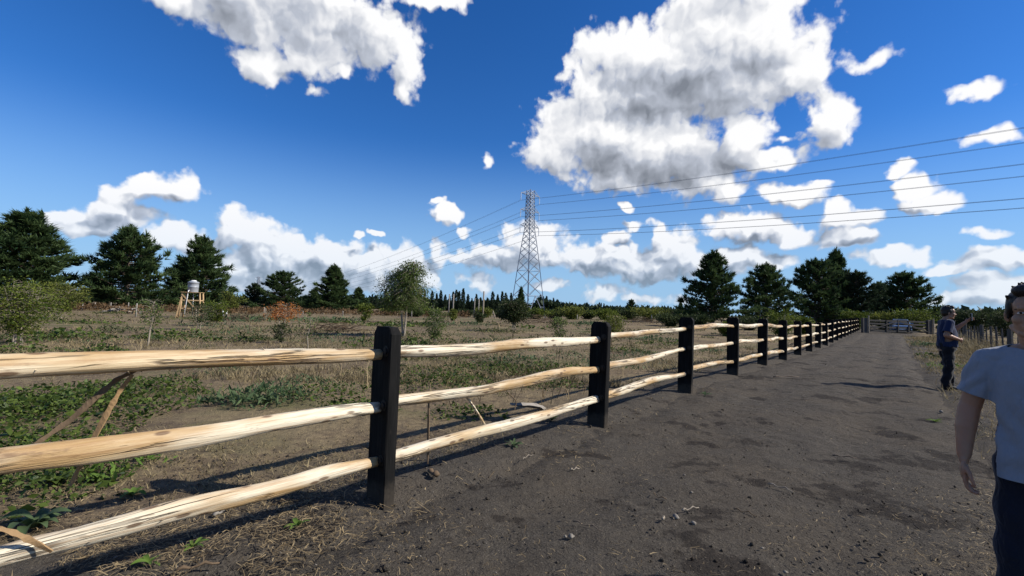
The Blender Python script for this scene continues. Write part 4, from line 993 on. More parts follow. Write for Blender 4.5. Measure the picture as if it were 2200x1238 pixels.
# ================================================================== steel tower and its lines
LDIR = np.array([0.667, -0.745]); LDIR /= np.linalg.norm(LDIR); ADIR = np.array([-LDIR[1], LDIR[0]])   # along the line, along the arms
ARMZ = (37.2, 32.2, 27.5); ARML = 3.9; INS = 2.3
def lattice_tower(px, depth, label, hs=1.0, thick=1.0, detail=True):
    b = gpt(px, depth); t = thing('transmission_tower', label, 'pylon', b, math.atan2(ADIR[1], ADIR[0]))
    prof = [(0, 3.7), (6.5, 3.15), (14, 2.45), (21, 1.75), (27.0, 1.05), (38.6, 0.85)]
    def hw(z): return float(np.interp(z, [p[0] for p in prof], [p[1] for p in prof]))
    cs = [(-1, -1), (1, -1), (1, 1), (-1, 1)]
    for c in cs:
        mb = MB()
        for (za, wa), (zb, wb) in zip(prof[:-1], prof[1:]): mb.bar((c[0]*wa, c[1]*wa, za*hs), (c[0]*wb, c[1]*wb, zb*hs), 0.20*thick)
        mb.build('leg', M['steel'], t)
    zs = [0, 6.5, 10.5, 14, 17, 19.5, 21.6, 23.5, 25.3, 27.0]+[27.0+k*1.16 for k in range(1, 11)]
    for q in range(4):
        a, c2 = cs[q], cs[(q+1) % 4]; mb = MB()
        for z0, z1 in zip(zs[:-1], zs[1:]):
            w0, w1 = hw(z0), hw(z1); P = lambda c, w, z: (c[0]*w, c[1]*w, z*hs)
            if z0 == 0:   # splayed foot panel: inverted V
                m = Vector(((a[0]+c2[0])/2*w1, (a[1]+c2[1])/2*w1, z1*hs))
                mb.bar(P(a, w0, 0), m, 0.13*thick); mb.bar(P(c2, w0, 0), m, 0.13*thick)
                mb.bar(P(a, hw(3.2), 3.2), tuple((Vector(P(a, w0, 0))+m)/2), 0.08*thick); mb.bar(P(c2, hw(3.2), 3.2), tuple((Vector(P(c2, w0, 0))+m)/2), 0.08*thick)
            else:
                mb.bar(P(a, w0, z0), P(c2, w1, z1), 0.11*thick); mb.bar(P(c2, w0, z0), P(a, w1, z1), 0.11*thick)
            if z0 in (6.5, 14) or z0 >= 27: mb.bar(P(a, w0, z0), P(c2, w0, z0), 0.10*thick)
        mb.build('bracing', M['steel'], t)
    for lv, z in enumerate(ARMZ):
        for s in (-1, 1):
            w = hw(z); mb = MB(); tip = Vector((s*ARML, 0, z*hs))
            for y in (-1, 1):
                mb.bar((s*w, y*w, z*hs), tip, 0.13*thick); mb.bar((s*w, y*w, (z+1.2)*hs), tip, 0.11*thick)
                for k in (0.33, 0.66):
                    p = Vector((s*w, y*w, z*hs)).lerp(tip, k); p2 = Vector((s*w, y*w, (z+1.2)*hs)).lerp(tip, k); mb.bar(p, p2, 0.07*thick)
            mb.build('cross_arm', M['steel'], t)
            mi = MB(); mi.tube([(s*ARML, 0, z*hs-0.05), (s*ARML, 0, z*hs-INS)], 0.10*thick, 8); mi.build('insulator_string', M['insul'], t)
    return t, b
_, TB = lattice_tower(1133, 140, 'tall steel lattice pylon at the centre, beyond the field')
_, TB2 = lattice_tower(551, 640, 'tiny distant pylon on the left skyline above the pines', 1.0, 2.2)
k = 0
for lv in range(3):
    for s in (-1, 1):
        z = ARMZ[lv]-INS
        A = Vector((TB.x+ADIR[0]*s*ARML, TB.y+ADIR[1]*s*ARML, TB.z+z))
        B = Vector((TB2.x+ADIR[0]*s*ARML, TB2.y+ADIR[1]*s*ARML, TB2.z+z))
        C = A+Vector((LDIR[0], LDIR[1], 0))*320
        hi = ('top', 'middle', 'lowest')[lv]; si = 'nearer' if s < 0 else 'farther'
        t = thing('power_line', '%s of the two %s-level twin cables hung from the steel pylon' % (si, hi), 'power line', A, 0, 'high-voltage conductors')
        for off in (-0.22, 0.22):
            pts = []
            for u in np.linspace(1, 0, 30): p = A.lerp(B, u); p.z -= 4*15*u*(1-u); pts.append(p)
            for u in np.linspace(0, 1, 30)[1:]: p = A.lerp(C, u); p.z -= 4*7.2*u*(1-u); pts.append(p)
            o3 = Vector((ADIR[0]*off, ADIR[1]*off, 0)); mb = MB()
            mb.tube([p+o3-A for p in pts], 0.024, 5); mb.build('cable', M['wire'], t, True)

# ================================================================== water tank on its stand
def tank():
    b = gpt(411, 42); zt = at(411, 628, 42).z-b.z; W = 0.66
    t = thing('tank_stand', 'rough timber stand of poles and boards carrying the grey water tank', 'stand', b, 0.35)
    corners = [(-W, -W*0.8), (W, -W*0.8), (W, W*0.8), (-W, W*0.8)]
    for (x, y) in corners:
        mb = MB(); mb.tube([(x*(1.28 if x < 0 else 1.05), y*1.1, -0.1), (x*1.1, y, zt*0.5), (x, y, zt-0.06)], [0.075, 0.07, 0.062], 10); mb.build('leg', M['pine_wood'], t, True)
    for zz in (0.36, 0.68):
        for k in range(4):
            a, c = corners[k], corners[(k+1) % 4]; mb = MB(); f = 1.12-0.1*zz
            mb.bar((a[0]*f, a[1]*f, zt*zz), (c[0]*f, c[1]*f, zt*zz), 0.045, 0.10); mb.build('beam', M['pine_wood'], t)
    for (a, c) in ((corners[0], corners[1]), (corners[1], corners[2])):
        mb = MB(); mb.bar((a[0]*1.05, a[1]*1.12, zt*0.92), (c[0]*0.55, c[1]*1.12, zt*0.38), 0.05, 0.09); mb.build('brace', M['pine_wood'], t)
    mb = MB(); mb.bar((-W*1.55, -W*0.9, 0.0), (-W*1.02, -W*0.85, zt*0.82), 0.06, 0.10); mb.build('ladder_rail', M['pine_wood'], t)
    mb = MB(); mb.bar((-W*1.7, -W*0.2, 0.0), (-W*1.1, -W*0.3, zt*0.82), 0.06, 0.10); mb.build('ladder_rail', M['pine_wood'], t)
    for k in range(5):
        f = k/4.6+0.06; x = -W*(1.6-0.5*f*0.9); mb = MB(); mb.bar((x, -W*0.95, zt*0.82*f), (x, -W*0.15, zt*0.82*f), 0.05, 0.05); mb.build('ladder_rung', M['pine_wood'], t)
    for k in range(9):
        y = -W*0.95+k*W*1.9/8; mb = MB(); mb.box((0, y, zt-0.02), (W*2.3, 0.15, 0.035)); mb.build('platform_plank', M['pine_wood'], t)
    r = 0.43; hh = 0.96
    tk = thing('water_tank', 'round grey plastic water tank with a pale lid on the timber stand', 'water tank', b+Vector((0, 0, zt+0.0)), 0.35)
    prof = [(0.0, 0.0), (r*0.90, 0.0), (r*0.92, 0.03), (r*0.96, hh*0.45), (r*0.985, hh*0.46), (r*0.985, hh*0.5), (r*0.97, hh*0.51), (r*1.0, hh*0.86), (r*1.05, hh*0.87), (r*1.05, hh*0.93), (r*0.9, hh*0.97), (r*0.55, hh*1.03)]
    n = 28; V = []; F = []
    for (q, z) in prof:
        for k in range(n): a = 6.28318*k/n; V.append((q*math.cos(a), q*math.sin(a), z))
    for i in range(len(prof)-1):
        for k in range(n): a, c = i*n+k, i*n+(k+1) % n; F.append((a, c, c+n, a+n))
    mk('tank_body', V, F, M['tank'], tk, True)
    mb = MB(); mb.tube([(0, 0, hh*1.02), (0, 0, hh*1.09), (0, 0, hh*1.13)], [r*0.56, r*0.55, r*0.30], 20); mb.build('lid', M['pvc'], tk, True)
    mb = MB(); mb.tube([(-0.16, -0.42, 0.16), (-0.20, -0.54, 0.14), (-0.22, -0.60, -0.1), (-0.40, -0.66, -zt+0.25)], 0.035, 8); mb.build('outlet_pipe', M['pvc'], tk, True)
    mb = MB(); mb.tube([(0.05, 0, -0.02), (0.05, 0, -zt+0.1)], 0.03, 8); mb.build('drain_pipe', M['pvc'], tk, True)
tank()

# ================================================================== poles, stakes, wood
def pole(px, depth, top_y, rad, label, lean=0.0, mat='grey_wood', name='utility_pole', cat='pole', group=None):
    b = gpt(px, depth); h = at(px, top_y, depth).z-b.z
    mb = MB(); mb.tube([(0, 0, -0.3), (lean*h*0.45, 0, h*0.5), (lean*h, 0, h)], [rad, rad*0.92, rad*0.8], 8)
    o = mb.build(name, M[mat], None, True); o.location = b; tag(o, label, cat, group); return o
pole(963, 66, 632, 0.11, 'left one of the close pair of poles right of the feathery shrub', 0.02)
pole(972, 66, 632, 0.11, 'right one of the close pair of poles right of the feathery shrub', 0.02)
pole(1018, 66, 641, 0.10, 'left pole of the three bare poles left of the bright many-stemmed bush', 0.02)
pole(1027, 66, 643, 0.10, 'middle and shortest of the three bare poles left of the bright many-stemmed bush', 0.02)
pole(1037, 64, 626, 0.12, 'pale tallest pole of the three left of the bright many-stemmed bush', 0.015, 'pale_bark')
pole(1064, 60, 668, 0.07, 'short pale leaning stick-like pole beside the bright many-stemmed bush', -0.35, 'pale_bark')
pole(432-12, 36, 664, 0.05, 'thin pale stake standing in front of the tank stand', 0.0, 'pale_bark', 'wooden_stake', 'stake')
pole(566, 40, 660, 0.04, 'left of two short white-barked stakes left of the rust-leaved sapling', 0.02, 'pale_bark', 'wooden_stake', 'stake')
pole(571, 41, 662, 0.035, 'right of two short white-barked stakes left of the rust-leaved sapling', -0.06, 'pale_bark', 'wooden_stake', 'stake')
pole(480, 38, 666, 0.05, 'left stake of the pale leaning pair right of the tank', -0.10, 'pvc', 'wooden_stake', 'stake')
pole(484, 38, 668, 0.05, 'right stake of the pale leaning pair right of the tank', 0.12, 'pvc', 'wooden_stake', 'stake')
pole(291, 40, 652, 0.07, 'taller grey stake left of the thin open sapling', 0.03, 'grey_wood', 'wooden_stake', 'stake')
for k, px in enumerate((175, 202, 236, 274, 650, 736, 884, 1120, 1240, 1400, 1424, 1455)):
    pole(px, 54+(k*5) % 7, (650 if px < 300 else 668 if px < 900 else 676), 0.06, 'short grey stake of the far field fence '+('beneath the wide bushy pine' if px < 300 else 'in the middle of the field' if px < 900 else 'among the hedge bushes'), 0.0, 'grey_wood', 'wooden_stake', 'stake', 'far field fence stakes '+('beneath the wide bushy pine' if px < 300 else 'in the middle of the field' if px < 900 else 'among the hedge bushes'))
def firewood():
    b = gpt(262, 48); t = thing('firewood_pile', 'low heap of cut firewood in the field beneath the wide bushy pine', 'wood pile', b); rs = random.Random(4)
    for k in range(60):
        u = rs.uniform(-1, 1); x = u*1.9; z = rs.uniform(0.02, 0.75)*(1-u*u*0.75); a = rs.uniform(-0.7, 0.7); L = rs.uniform(0.3, 0.5); r = rs.uniform(0.05, 0.10)
        mb = MB(); mb.tube([(x-math.sin(a)*L/2, rs.uniform(-0.5, 0.4)-math.cos(a)*L/2, z), (x+math.sin(a)*L/2, rs.uniform(-0.4, 0.5)+math.cos(a)*L/2, z+rs.uniform(-0.1, 0.1))], r, 7); mb.build('log', M['strip' if k % 3 else 'grey_wood'], t)
firewood()
def brush(px, py, w, h, n, label, seed):
    b = on_ground(px, py); rs = random.Random(seed); mb = MB()
    for k in range(n):
        u = rs.uniform(-1, 1); x = u*w/2; y = rs.uniform(-0.5, 0.5)*w*0.3; z = rs.uniform(0, h)*(1-u*u); a = rs.uniform(-0.6, 0.6)+(3.14 if rs.random() < .5 else 0); L = rs.uniform(0.3, 0.9)*w*0.45; r = rs.uniform(0.006, 0.02)*max(1, w/2)
        p0 = Vector((x, y, z+0.03)); d = Vector((math.cos(a), math.sin(a)*0.6, rs.uniform(-0.15, 0.35))); p2 = p0+d*L; p2.z = max(0.02, p2.z)
        mb.tube([p0, (p0+p2)/2+Vector((0, 0, rs.uniform(0, 0.1)*L)), p2], [r, r*0.8, r*0.3], 5)
    o = mb.build('brush_pile', M['strip'], None); o.location = b; tag(o, label, 'brush pile')
brush(718, 712, 2.6, 0.45, 90, 'brown heap of cut branches right of the thin bare-looking sapling', 3)
brush(1158, 696, 3.2, 0.8, 80, 'dark brush heap left of the second black post', 4)
brush(1378, 694, 3.0, 0.7, 70, 'dark brush heap between the second and third posts', 5)
brush(505, 690, 3.5, 0.4, 60, 'low pile of pale dead branches right of the tank', 6)

# ================================================================== gate, car and the old fence on the right
def gate():
    d = 47.0; a, b = gpt(1856, d), gpt(1999, d+1.5); dirv = (b-a); L = math.hypot(dirv.x, dirv.y)
    t = thing('wooden_gate', 'wide dark board gate closing the far end of the dirt track', 'gate', a, math.atan2(dirv.y, dirv.x))
    dz = (b.z-a.z)/L
    for x, w in ((0.1, 0.62), (L-0.15, 0.55)):
        mb = MB(); mb.box((x, 0, 0.62+dz*x), (w, 0.25, 1.75)); mb.build('gate_post', M['old_post'], t)
    mb = MB(); mb.tube([(0.35, -0.2, -0.1), (0.36, -0.2, 1.75)], 0.06, 7); mb.build('gate_stake', M['pale_bark'], t)
    mb = MB(); mb.tube([(L+0.15, -0.2, -0.1), (L+0.13, -0.2, 1.6)], 0.06, 7); mb.build('gate_stake', M['pale_bark'], t)
    for z in (0.22, 0.60, 0.95, 1.26):
        mb = MB(); mb.bar((0.42, 0, z+dz*0.4), (L-0.42, 0, z+dz*L), 0.05, 0.17); mb.build('gate_board', M['gate'], t)
    for x in (0.5, L*0.33, L*0.5, L*0.66, L-0.5):
        mb = MB(); mb.box((x, -0.05, 0.74+dz*x), (0.12, 0.05, 1.22)); mb.build('gate_upright', M['gate'], t)
    for x0, x1 in ((0.5, L*0.48), (L-0.5, L*0.52)):
        mb = MB(); mb.bar((x0, -0.09, 0.25+dz*x0), (x1, -0.09, 1.25+dz*x1), 0.04, 0.10); mb.build('gate_brace', M['gate'], t)
gate()
M['paint'] = plain('blue_grey_car_paint', (0.10, 0.17, 0.30), 0.25, metal=0.2, var=0.03, spec=0.6)
M['glass'] = plain('dark_car_glass', (0.02, 0.025, 0.03), 0.08, var=0.02, spec=0.8)
M['rubber'] = plain('tyre_rubber', (0.015, 0.015, 0.015), 0.8)
M['lampw'] = plain('lamp_lens', (0.8, 0.8, 0.8), 0.15, spec=0.8, var=0.02)
M['rim'] = plain('wheel_rim', (0.45, 0.46, 0.48), 0.3, metal=0.6)
def car():
    p = gpt(1934, 51); t = thing('parked_car', 'blue-grey car standing behind the board gate', 'car', p, R(-125))
    def loft(sections, name, mat, parent):
        V = []; F = []; n = len(sections[0][1])
        for x, pts in sections: V += [(x, y, z) for y, z in pts]
        for i in range(len(sections)-1):
            for k in range(n): a, c = i*n+k, i*n+(k+1) % n; F.append((a, c, c+n, a+n))
        F.append(tuple(range(n-1, -1, -1))); F.append(tuple((len(sections)-1)*n+k for k in range(n)))
        return mk(name, V, F, mat, parent, False)
    def sec(hw, z0, z1, ins): return [(-hw, z0), (hw, z0), (hw*1.03, (z0+z1)/2), (hw*ins, z1), (-hw*ins, z1), (-hw*1.03, (z0+z1)/2)]
    body = loft([(-2.05, sec(0.72, 0.42, 0.82, 0.9)), (-1.9, sec(0.80, 0.30, 0.95, 0.92)), (-1.0, sec(0.84, 0.25, 0.98, 0.93)), (0.8, sec(0.84, 0.25, 0.96, 0.93)), (1.7, sec(0.81, 0.28, 0.86, 0.9)), (2.0, sec(0.70, 0.36, 0.70, 0.9))], 'body', M['paint'], t)
    cab = loft([(-1.75, sec(0.74, 0.94, 1.0, 0.95)), (-1.35, sec(0.74, 0.94, 1.42, 0.80)), (0.1, sec(0.75, 0.94, 1.46, 0.80)), (0.95, sec(0.76, 0.93, 0.99, 0.95))], 'cabin', M['paint'], t)
    for s in (-1, 1):
        for x in (-1.25, 1.28):
            w = thing2('wheel', t, (x, s*0.76, 0.31)); mb = MB(); mb.tube([(0, -0.1, 0), (0, 0.1, 0)], 0.31, 18); mb.build('tyre', M['rubber'], w); mb = MB(); mb.tube([(0, -0.105*1, 0), (0, 0.105, 0)], 0.19, 14); mb.build('rim', M['rim'], w)
        mb = MB(); mb.box((1.88, s*0.56, 0.68), (0.2, 0.26, 0.13)); mb.build('headlight', M['lampw'], t)
        mb = MB(); mb.box((0.72, s*0.92, 1.02), (0.1, 0.2, 0.12)); mb.build('side_mirror', M['paint'], t)
        V = [(-1.25, s*0.775, 1.02), (0.55, s*0.79, 1.02), (0.10, s*0.665, 1.40), (-1.05, s*0.655, 1.38)]; mk('side_window', V, [(0, 1, 2, 3)], M['glass'], t)
    mk('windscreen', [(0.90, -0.66, 1.04), (0.90, 0.66, 1.04), (0.20, 0.56, 1.44), (0.20, -0.56, 1.44)], [(0, 1, 2, 3)], M['glass'], t)
    mb = MB(); mb.box((2.0, 0, 0.47), (0.08, 1.2, 0.14)); mb.build('grille', M['rubber'], t)
    mb = MB(); mb.box((2.04, 0, 0.40), (0.03, 0.5, 0.12)); mb.build('number_plate', M['lampw'], t)
def thing2(name, parent, loc):
    o = bpy.data.objects.new(name, None); COL.objects.link(o); o.parent = parent; o.location = loc; o.empty_display_size = 0.1; return o
car()
def old_fence():
    t0 = thing('stake_fence', 'old grey stake and wire fence along the right verge behind the man in navy', 'fence', (0, 0, 0)); rs = random.Random(12)
    s = 6.6; pts = []
    for k in range(26):
        tt = 14+k*1.45; x, y = P1[0]+s*R2[0]+tt*U2[0], P1[1]+s*R2[1]+tt*U2[1]; z = float(gz(x, y)); h = rs.uniform(1.05, 1.35); big = k % 5 == 2
        r = 0.10 if big else rs.uniform(0.035, 0.055); mb = MB(); lx = rs.uniform(-0.06, 0.06)
        mb.tube([(x, y, z-0.2), (x+lx*0.5, y, z+h*0.5), (x+lx, y, z+h*(1.12 if big else 1))], [r, r*0.95, r*0.8], 7)
        mb.build('stake', M['old_post'], t0); pts.append(Vector((x, y, z)))
    for hz in (0.35, 0.65, 0.95):
        mb = MB(); mb.tube([p+Vector((0, 0, hz)) for p in pts], 0.006, 4); mb.build('fence_wire', M['wire'], t0)
old_fence()

# ================================================================== loose bark, sticks and weeds near the fence
def strip(pts_px, width, label, mat='strip', name='bark_strip', cat='bark', thick=0.006, group=None):
    """a curling strip through points given as x, y, distance to the right of the fence line (m)"""
    P = []; width = width*0.68
    for (px, py, s) in pts_px:
        d = ray(px, py); n = Vector((R2[0], R2[1], 0)); c = (P1[0]*n.x+P1[1]*n.y)+s; k = c/(d.x*n.x+d.y*n.y)
        P.append(Vector((d.x*k, d.y*k, EYE+d.z*k)))
    b = P[0].copy(); V = []; F = []; n = len(P); m_ = 5*(n-1)+1
    Q = [P[min(n-2, int(j/5))].lerp(P[min(n-1, int(j/5)+1)], (j/5) % 1 if j < m_-1 else 1.0) for j in range(m_)]
    for j in range(1, m_-1): Q[j] = (Q[j-1]+Q[j]*2+Q[j+1])/4
    for j, q in enumerate(Q):
        t = (Q[min(j+1, m_-1)]-Q[max(j-1, 0)]).normalized(); sd = t.cross(Vector((0.5, -0.8, 0.1))).normalized(); nn = sd.cross(t)
        w = width*(0.30+0.45*math.sin(math.pi*(0.12+0.8*j/m_)))*(1+0.15*math.sin(j*1.7)+0.12*math.sin(j*4.1))/2; c = math.sin(j*0.35)*0.6
        sd2 = sd*math.cos(c)+nn*math.sin(c); n2 = sd2.cross(t)
        for (e, f_) in ((-1, -1), (1, -1), (1, 1), (-1, 1)): V.append(q-b+sd2*w*e+n2*thick*f_*0.5+n2*(0.25*w if e > 0 else 0))
    for j in range(m_-1):
        for k in range(4): a, c = j*4+k, j*4+(k+1) % 4; F.append((a, c, c+4, a+4))
    F.append((3, 2, 1, 0)); e = (m_-1)*4; F.append((e, e+1, e+2, e+3))
    o = mk(name, V, F, M[mat]); o.location = b; tag(o, label, cat, group); return o
strip([(292, 796, -0.04), (250, 815, -0.12), (205, 855, -0.15), (150, 905, -0.16), (75, 955, -0.16)], 0.055, 'long dark strip of bark hanging down-left from the top rail')
strip([(285, 805, -0.06), (258, 838, -0.12), (235, 880, -0.14), (203, 940, -0.15), (172, 1000, -0.16), (150, 1045, -0.16)], 0.05, 'tan strip of bark hanging from the top rail behind the middle rail', 'tan_strip')
strip([(-20, 1130, 0.03), (30, 1145, 0.06), (75, 1165, 0.06), (112, 1185, 0.07)], 0.045, 'curled tan bark sliver on the bottom rail at the left edge', 'tan_strip')
strip([(1000, 850, -0.05), (1016, 872, -0.05), (1042, 912, -0.04)], 0.03, 'pale splintered stick leaning between middle and bottom rails right of the nearest post', 'rail', 'stick', 'stick', 0.02)
strip([(921, 862, -0.06), (920, 930, -0.06), (919, 996, -0.06)], 0.022, 'straight brown stick standing under the middle rail right of the nearest post', 'strip', 'stick', 'stick', 0.018)
strip([(1078, 760, -0.05), (1076, 776, -0.05)], 0.02, 'short bark shred hanging under the top rail, halfway to the second post', 'strip')
strip([(1314, 729, -0.05), (1315, 748, -0.06), (1318, 762, -0.06)], 0.022, 'left dark bark shred hanging under the top rail past the second post', 'strip')
strip([(1353, 725, -0.05), (1353, 742, -0.06), (1355, 758, -0.06)], 0.025, 'right dark bark shred hanging under the top rail past the second post', 'strip')
strip([(1090, 842, 0.05), (1110, 862, 0.06), (1106, 880, 0.07)], 0.015, 'thin drooping bark shred under the middle rail left of the second post', 'strip')
strip([(1544, 705, -0.05), (1550, 718, -0.06), (1552, 724, -0.06)], 0.03, 'thin bark shred under the top rail between the third and fourth posts', 'strip')
strip([(1525, 748, -0.05), (1523, 768, -0.06)], 0.03, 'left bark shred under the middle rail between the third and fourth posts', 'strip')
strip([(1532, 748, -0.05), (1536, 764, -0.06)], 0.03, 'right bark shred under the middle rail between the third and fourth posts', 'strip')
strip([(1100, 868, -0.9), (1150, 872, -1.0), (1170, 878, -1.1)], 0.10, 'grey fallen branch lying behind the bottom rail left of the second post', 'grey_wood', 'fallen_branch', 'branch', 0.06)
strip([(770, 955, -0.25), (790, 962, -0.15), (812, 975, -0.1)], 0.02, 'dark twig behind the bottom rail left of the nearest post', 'strip', 'stick', 'stick', 0.015)
def ground_stick(px, py, L, rad, ang, label, mat='strip', bend=0.15, name='twig', cat='twig', group=None, flat=1.0):
    b = on_ground(px, py); mb = MB(); n = 7; pts = []
    for j in range(n):
        u = j/(n-1)-0.5; pts.append((u*L, bend*L*math.cos(u*3.1), rad*0.7+0.012+0.01*math.sin(j*2.0)))
    mb.tube(pts, [rad*(0.75+0.25*math.sin(j*1.9))*(1-0.4*j/n) for j in range(n)], 7)
    o = mb.build(name, M[mat], None, True); o.location = b; o.rotation_euler = (0, 0, ang); o.scale = (1, 1, flat)
    tag(o, label, cat, group); return o
ground_stick(930, 1022, 0.17, 0.035, 2.2, 'splintered brown chunk of wood right of the nearest post', 'strip', 0.05, 'wood_chunk', 'wood chunk', None, 0.8)
ground_stick(1235, 1012, 0.11, 0.009, 0.6, 'pale stick on the sand, right of the wood chunk', 'pale_bark', 0.02)
ground_stick(1418, 1068, 0.16, 0.005, 1.9, 'thin curved dark twig on the open track', 'strip', 0.25)
ground_stick(1484, 1098, 0.17, 0.007, 0.45, 'pale twig lying near the middle of the track', 'pale_bark', 0.04)
ground_stick(1426, 1120, 0.05, 0.010, 1.0, 'short chip of pale wood left of the pale twig on the track', 'pale_bark', 0.02)
ground_stick(1677, 1052, 0.20, 0.007, -0.9, 'pale splinter in the straw at the centre right of the track', 'pale_bark', 0.08)
ground_stick(1815, 985, 0.22, 0.010, -0.25, 'dark stick on the track left of the hand of the man in white', 'bark', 0.03)
ground_stick(1600, 1105, 0.15, 0.006, -0.7, 'dark-tipped twig in the litter below the pale splinter', 'strip', 0.06)
ground_stick(1262, 1135, 0.22, 0.005, -0.6, 'fine dark twig on the sand below the damp patches', 'bark', 0.05)
ground_stick(1135, 985, 0.20, 0.005, 1.0, 'upright-looking dry twig in the straw right of the nearest post', 'pale_bark', 0.1)
ground_stick(640, 1080, 0.30, 0.007, 0.2, 'brown twig in the litter left of the nearest post', 'strip', 0.08)
ground_stick(480, 1105, 0.16, 0.016, 1.3, 'grey splinter standing out below the bottom rail', 'grey_wood', 0.05)
ground_stick(425, 1225, 0.20, 0.012, 0.5, 'tan stick at the bottom edge, left of centre', 'strip', 0.06)
ground_stick(1690, 812, 0.7, 0.02, 0.2, 'dark bent twig on the track short of the long shadow', 'bark', 0.06)
def stone(px, py, r, label):
    b = on_ground(px, py); rs = np.random.default_rng(int(px)); bm = bmesh.new(); bmesh.ops.create_icosphere(bm, subdivisions=2, radius=r)
    ph = rs.uniform(0, 6, 3)
    for v in bm.verts:
        n = v.co.normalized(); f = 1+0.22*math.sin(n.x*3+ph[0])+0.18*math.sin(n.y*4+ph[1])+0.12*math.sin(n.z*5+ph[2]); v.co = Vector((v.co.x*f*1.2, v.co.y*f, v.co.z*f*0.7))
    me = bpy.data.meshes.new('stone'); bm.to_mesh(me); bm.free(); me.materials.append(M['stone'])
    for p in me.polygons: p.use_smooth = True
    o = bpy.data.objects.new('stone', me); COL.objects.link(o); o.location = b+Vector((0, 0, r*0.4)); tag(o, label, 'stone')
stone(1228, 1155, 0.018, 'small pale stone on the sand below the fine dark twig')
stone(1452, 1113, 0.022, 'brown-grey stone on the track beside the pale twig')
stone(1490, 1126, 0.016, 'little stone just right of the brown-grey stone')
stone(2022, 886, 0.024, 'white stone on the verge left of the white T-shirt')
stone(298, 1128, 0.02, 'small pale clod in the litter below the bottom rail')
def rosette(px, py, nl, L, wd, label, mat='weed', up=0.5, seed=1):
    b = on_ground(px, py); t = thing('broadleaf_weed', label, 'weed', b); rs = random.Random(seed); me = None
    n = 6; V = []; F = []
    for j in range(n+1):
        u = j/n; w = wd*math.sin(math.pi*min(0.97, 0.08+0.9*u))**0.8/2; z = up*L*(u-0.85*u*u); x = L*u*(1-0.1*u)
        V += [(x, -w, z+w*0.35), (x, 0, z), (x, w, z+w*0.35)]
    for j in range(n):
        for k in range(2): a = j*3+k; F.append((a, a+1, a+4, a+3))
    tn = np.full(len(V), 0.5)
    for k in range(nl):
        sc = rs.uniform(0.65, 1.1)
        if me is None: o = mk('leaf', V, F, M[mat], t, True, tint=tn); me = o.data
        else: o = share('leaf', me, t)
        o.scale = (sc, sc, sc*rs.uniform(0.7, 1.5)); o.rotation_euler = (rs.uniform(-0.3, 0.3), rs.uniform(-0.5, 0.15), k*2.4+rs.uniform(-0.3, 0.3)); o.location = (0, 0, 0.01)
rosette(75, 1140, 14, 0.20, 0.075, 'broad-leaved rosette weed just above the bottom rail at the left edge', 'weed', 0.9, 3)
rosette(120, 1045, 9, 0.17, 0.085, 'large-leaved green weed under the middle rail at the left', 'bramble', 0.9, 4)
rosette(285, 1068, 8, 0.11, 0.05, 'small bright green weed between the middle and bottom rails', 'weed_b', 0.8, 5)
rosette(205, 1040, 7, 0.12, 0.06, 'bright leafy weed left of the small bright weed', 'weed_b', 0.9, 6)
rosette(1105, 960, 14, 0.13, 0.028, 'grey-green narrow-leaved weed just in front of the bottom rail', 'weed', 0.5, 7)
rosette(415, 1180, 9, 0.11, 0.022, 'thin-leaved weed in the litter below the bottom rail', 'weed_b', 0.5, 8)
rosette(320, 1215, 8, 0.10, 0.03, 'small weed at the bottom edge, left', 'weed_b', 0.5, 9)
rosette(640, 1135, 8, 0.10, 0.03, 'small green weed below left of the nearest post', 'weed_b', 0.5, 10)
rosette(500, 865, 16, 0.24, 0.045, 'dark spiky weed clump beyond the middle rail, left one of two', 'weed', 1.1, 11)
rosette(570, 870, 16, 0.24, 0.045, 'dark spiky weed clump beyond the middle rail, right one of two', 'weed', 1.1, 12)
rosette(1515, 850, 10, 0.14, 0.03, 'small green weed at the track edge past the third post', 'weed', 0.5, 13)
rosette(2010, 908, 12, 0.12, 0.025, 'pale green weed on the verge left of the sleeve of the man in white', 'weed_b', 0.5, 14)
rosette(1185, 905, 8, 0.12, 0.05, 'broad-leaved weed in front of the bottom rail near the second post', 'bramble', 0.7, 15)
rosette(1085, 905, 8, 0.12, 0.05, 'leafy weed under the middle rail left of the second post', 'bramble', 0.9, 16)

# ================================================================== people
def cap_mesh(a, b, ra, rb, seg=16, flat=None):
    a, b = Vector(a), Vector(b); d = b-a; L = max(d.length, 1e-5); t = d/L
    q = t.to_track_quat('Z', 'X').to_matrix(); V = []; F = []; rings = []
    prof = [(-ra*math.cos(x), ra*math.sin(x)) for x in (0.25, 0.6, 1.0, 1.4)]+[(L+rb*math.sin(x), rb*math.cos(x)) for x in (0.0, 0.4, 0.8, 1.15, 1.4)]
    for (z, r) in prof:
        rings.append(len(V))
        for k in range(seg):
            an = 2*math.pi*k/seg; v = Vector((math.cos(an)*r, math.sin(an)*r, z)); V.append(a+q@v)
    for i in range(len(prof)-1):
        for k in range(seg): p, c = rings[i]+k, rings[i]+(k+1) % seg; F.append((p, c, c+seg, p+seg))
    F.append(tuple(range(seg-1, -1, -1))); F.append(tuple(rings[-1]+k for k in range(seg)))
    return V, F
def ell_mesh(c, r, rot=(0, 0, 0), seg=20):
    V = []; F = []; n = 11; c = Vector(c)
    from mathutils import Euler
    q = Euler(rot).to_matrix()
    for i in range(n):
        ph = math.pi*(i+0.35)/(n-0.3)
        for k in range(seg):
            an = 2*math.pi*k/seg; V.append(c+q@Vector((r[0]*math.sin(ph)*math.cos(an), r[1]*math.sin(ph)*math.sin(an), -r[2]*math.cos(ph))))
    for i in range(n-1):
        for k in range(seg): p, e = i*seg+k, i*seg+(k+1) % seg; F.append((p, e, e+seg, p+seg))
    F.append(tuple(range(seg-1, -1, -1))); F.append(tuple((n-1)*seg+k for k in range(seg)))
    return V, F
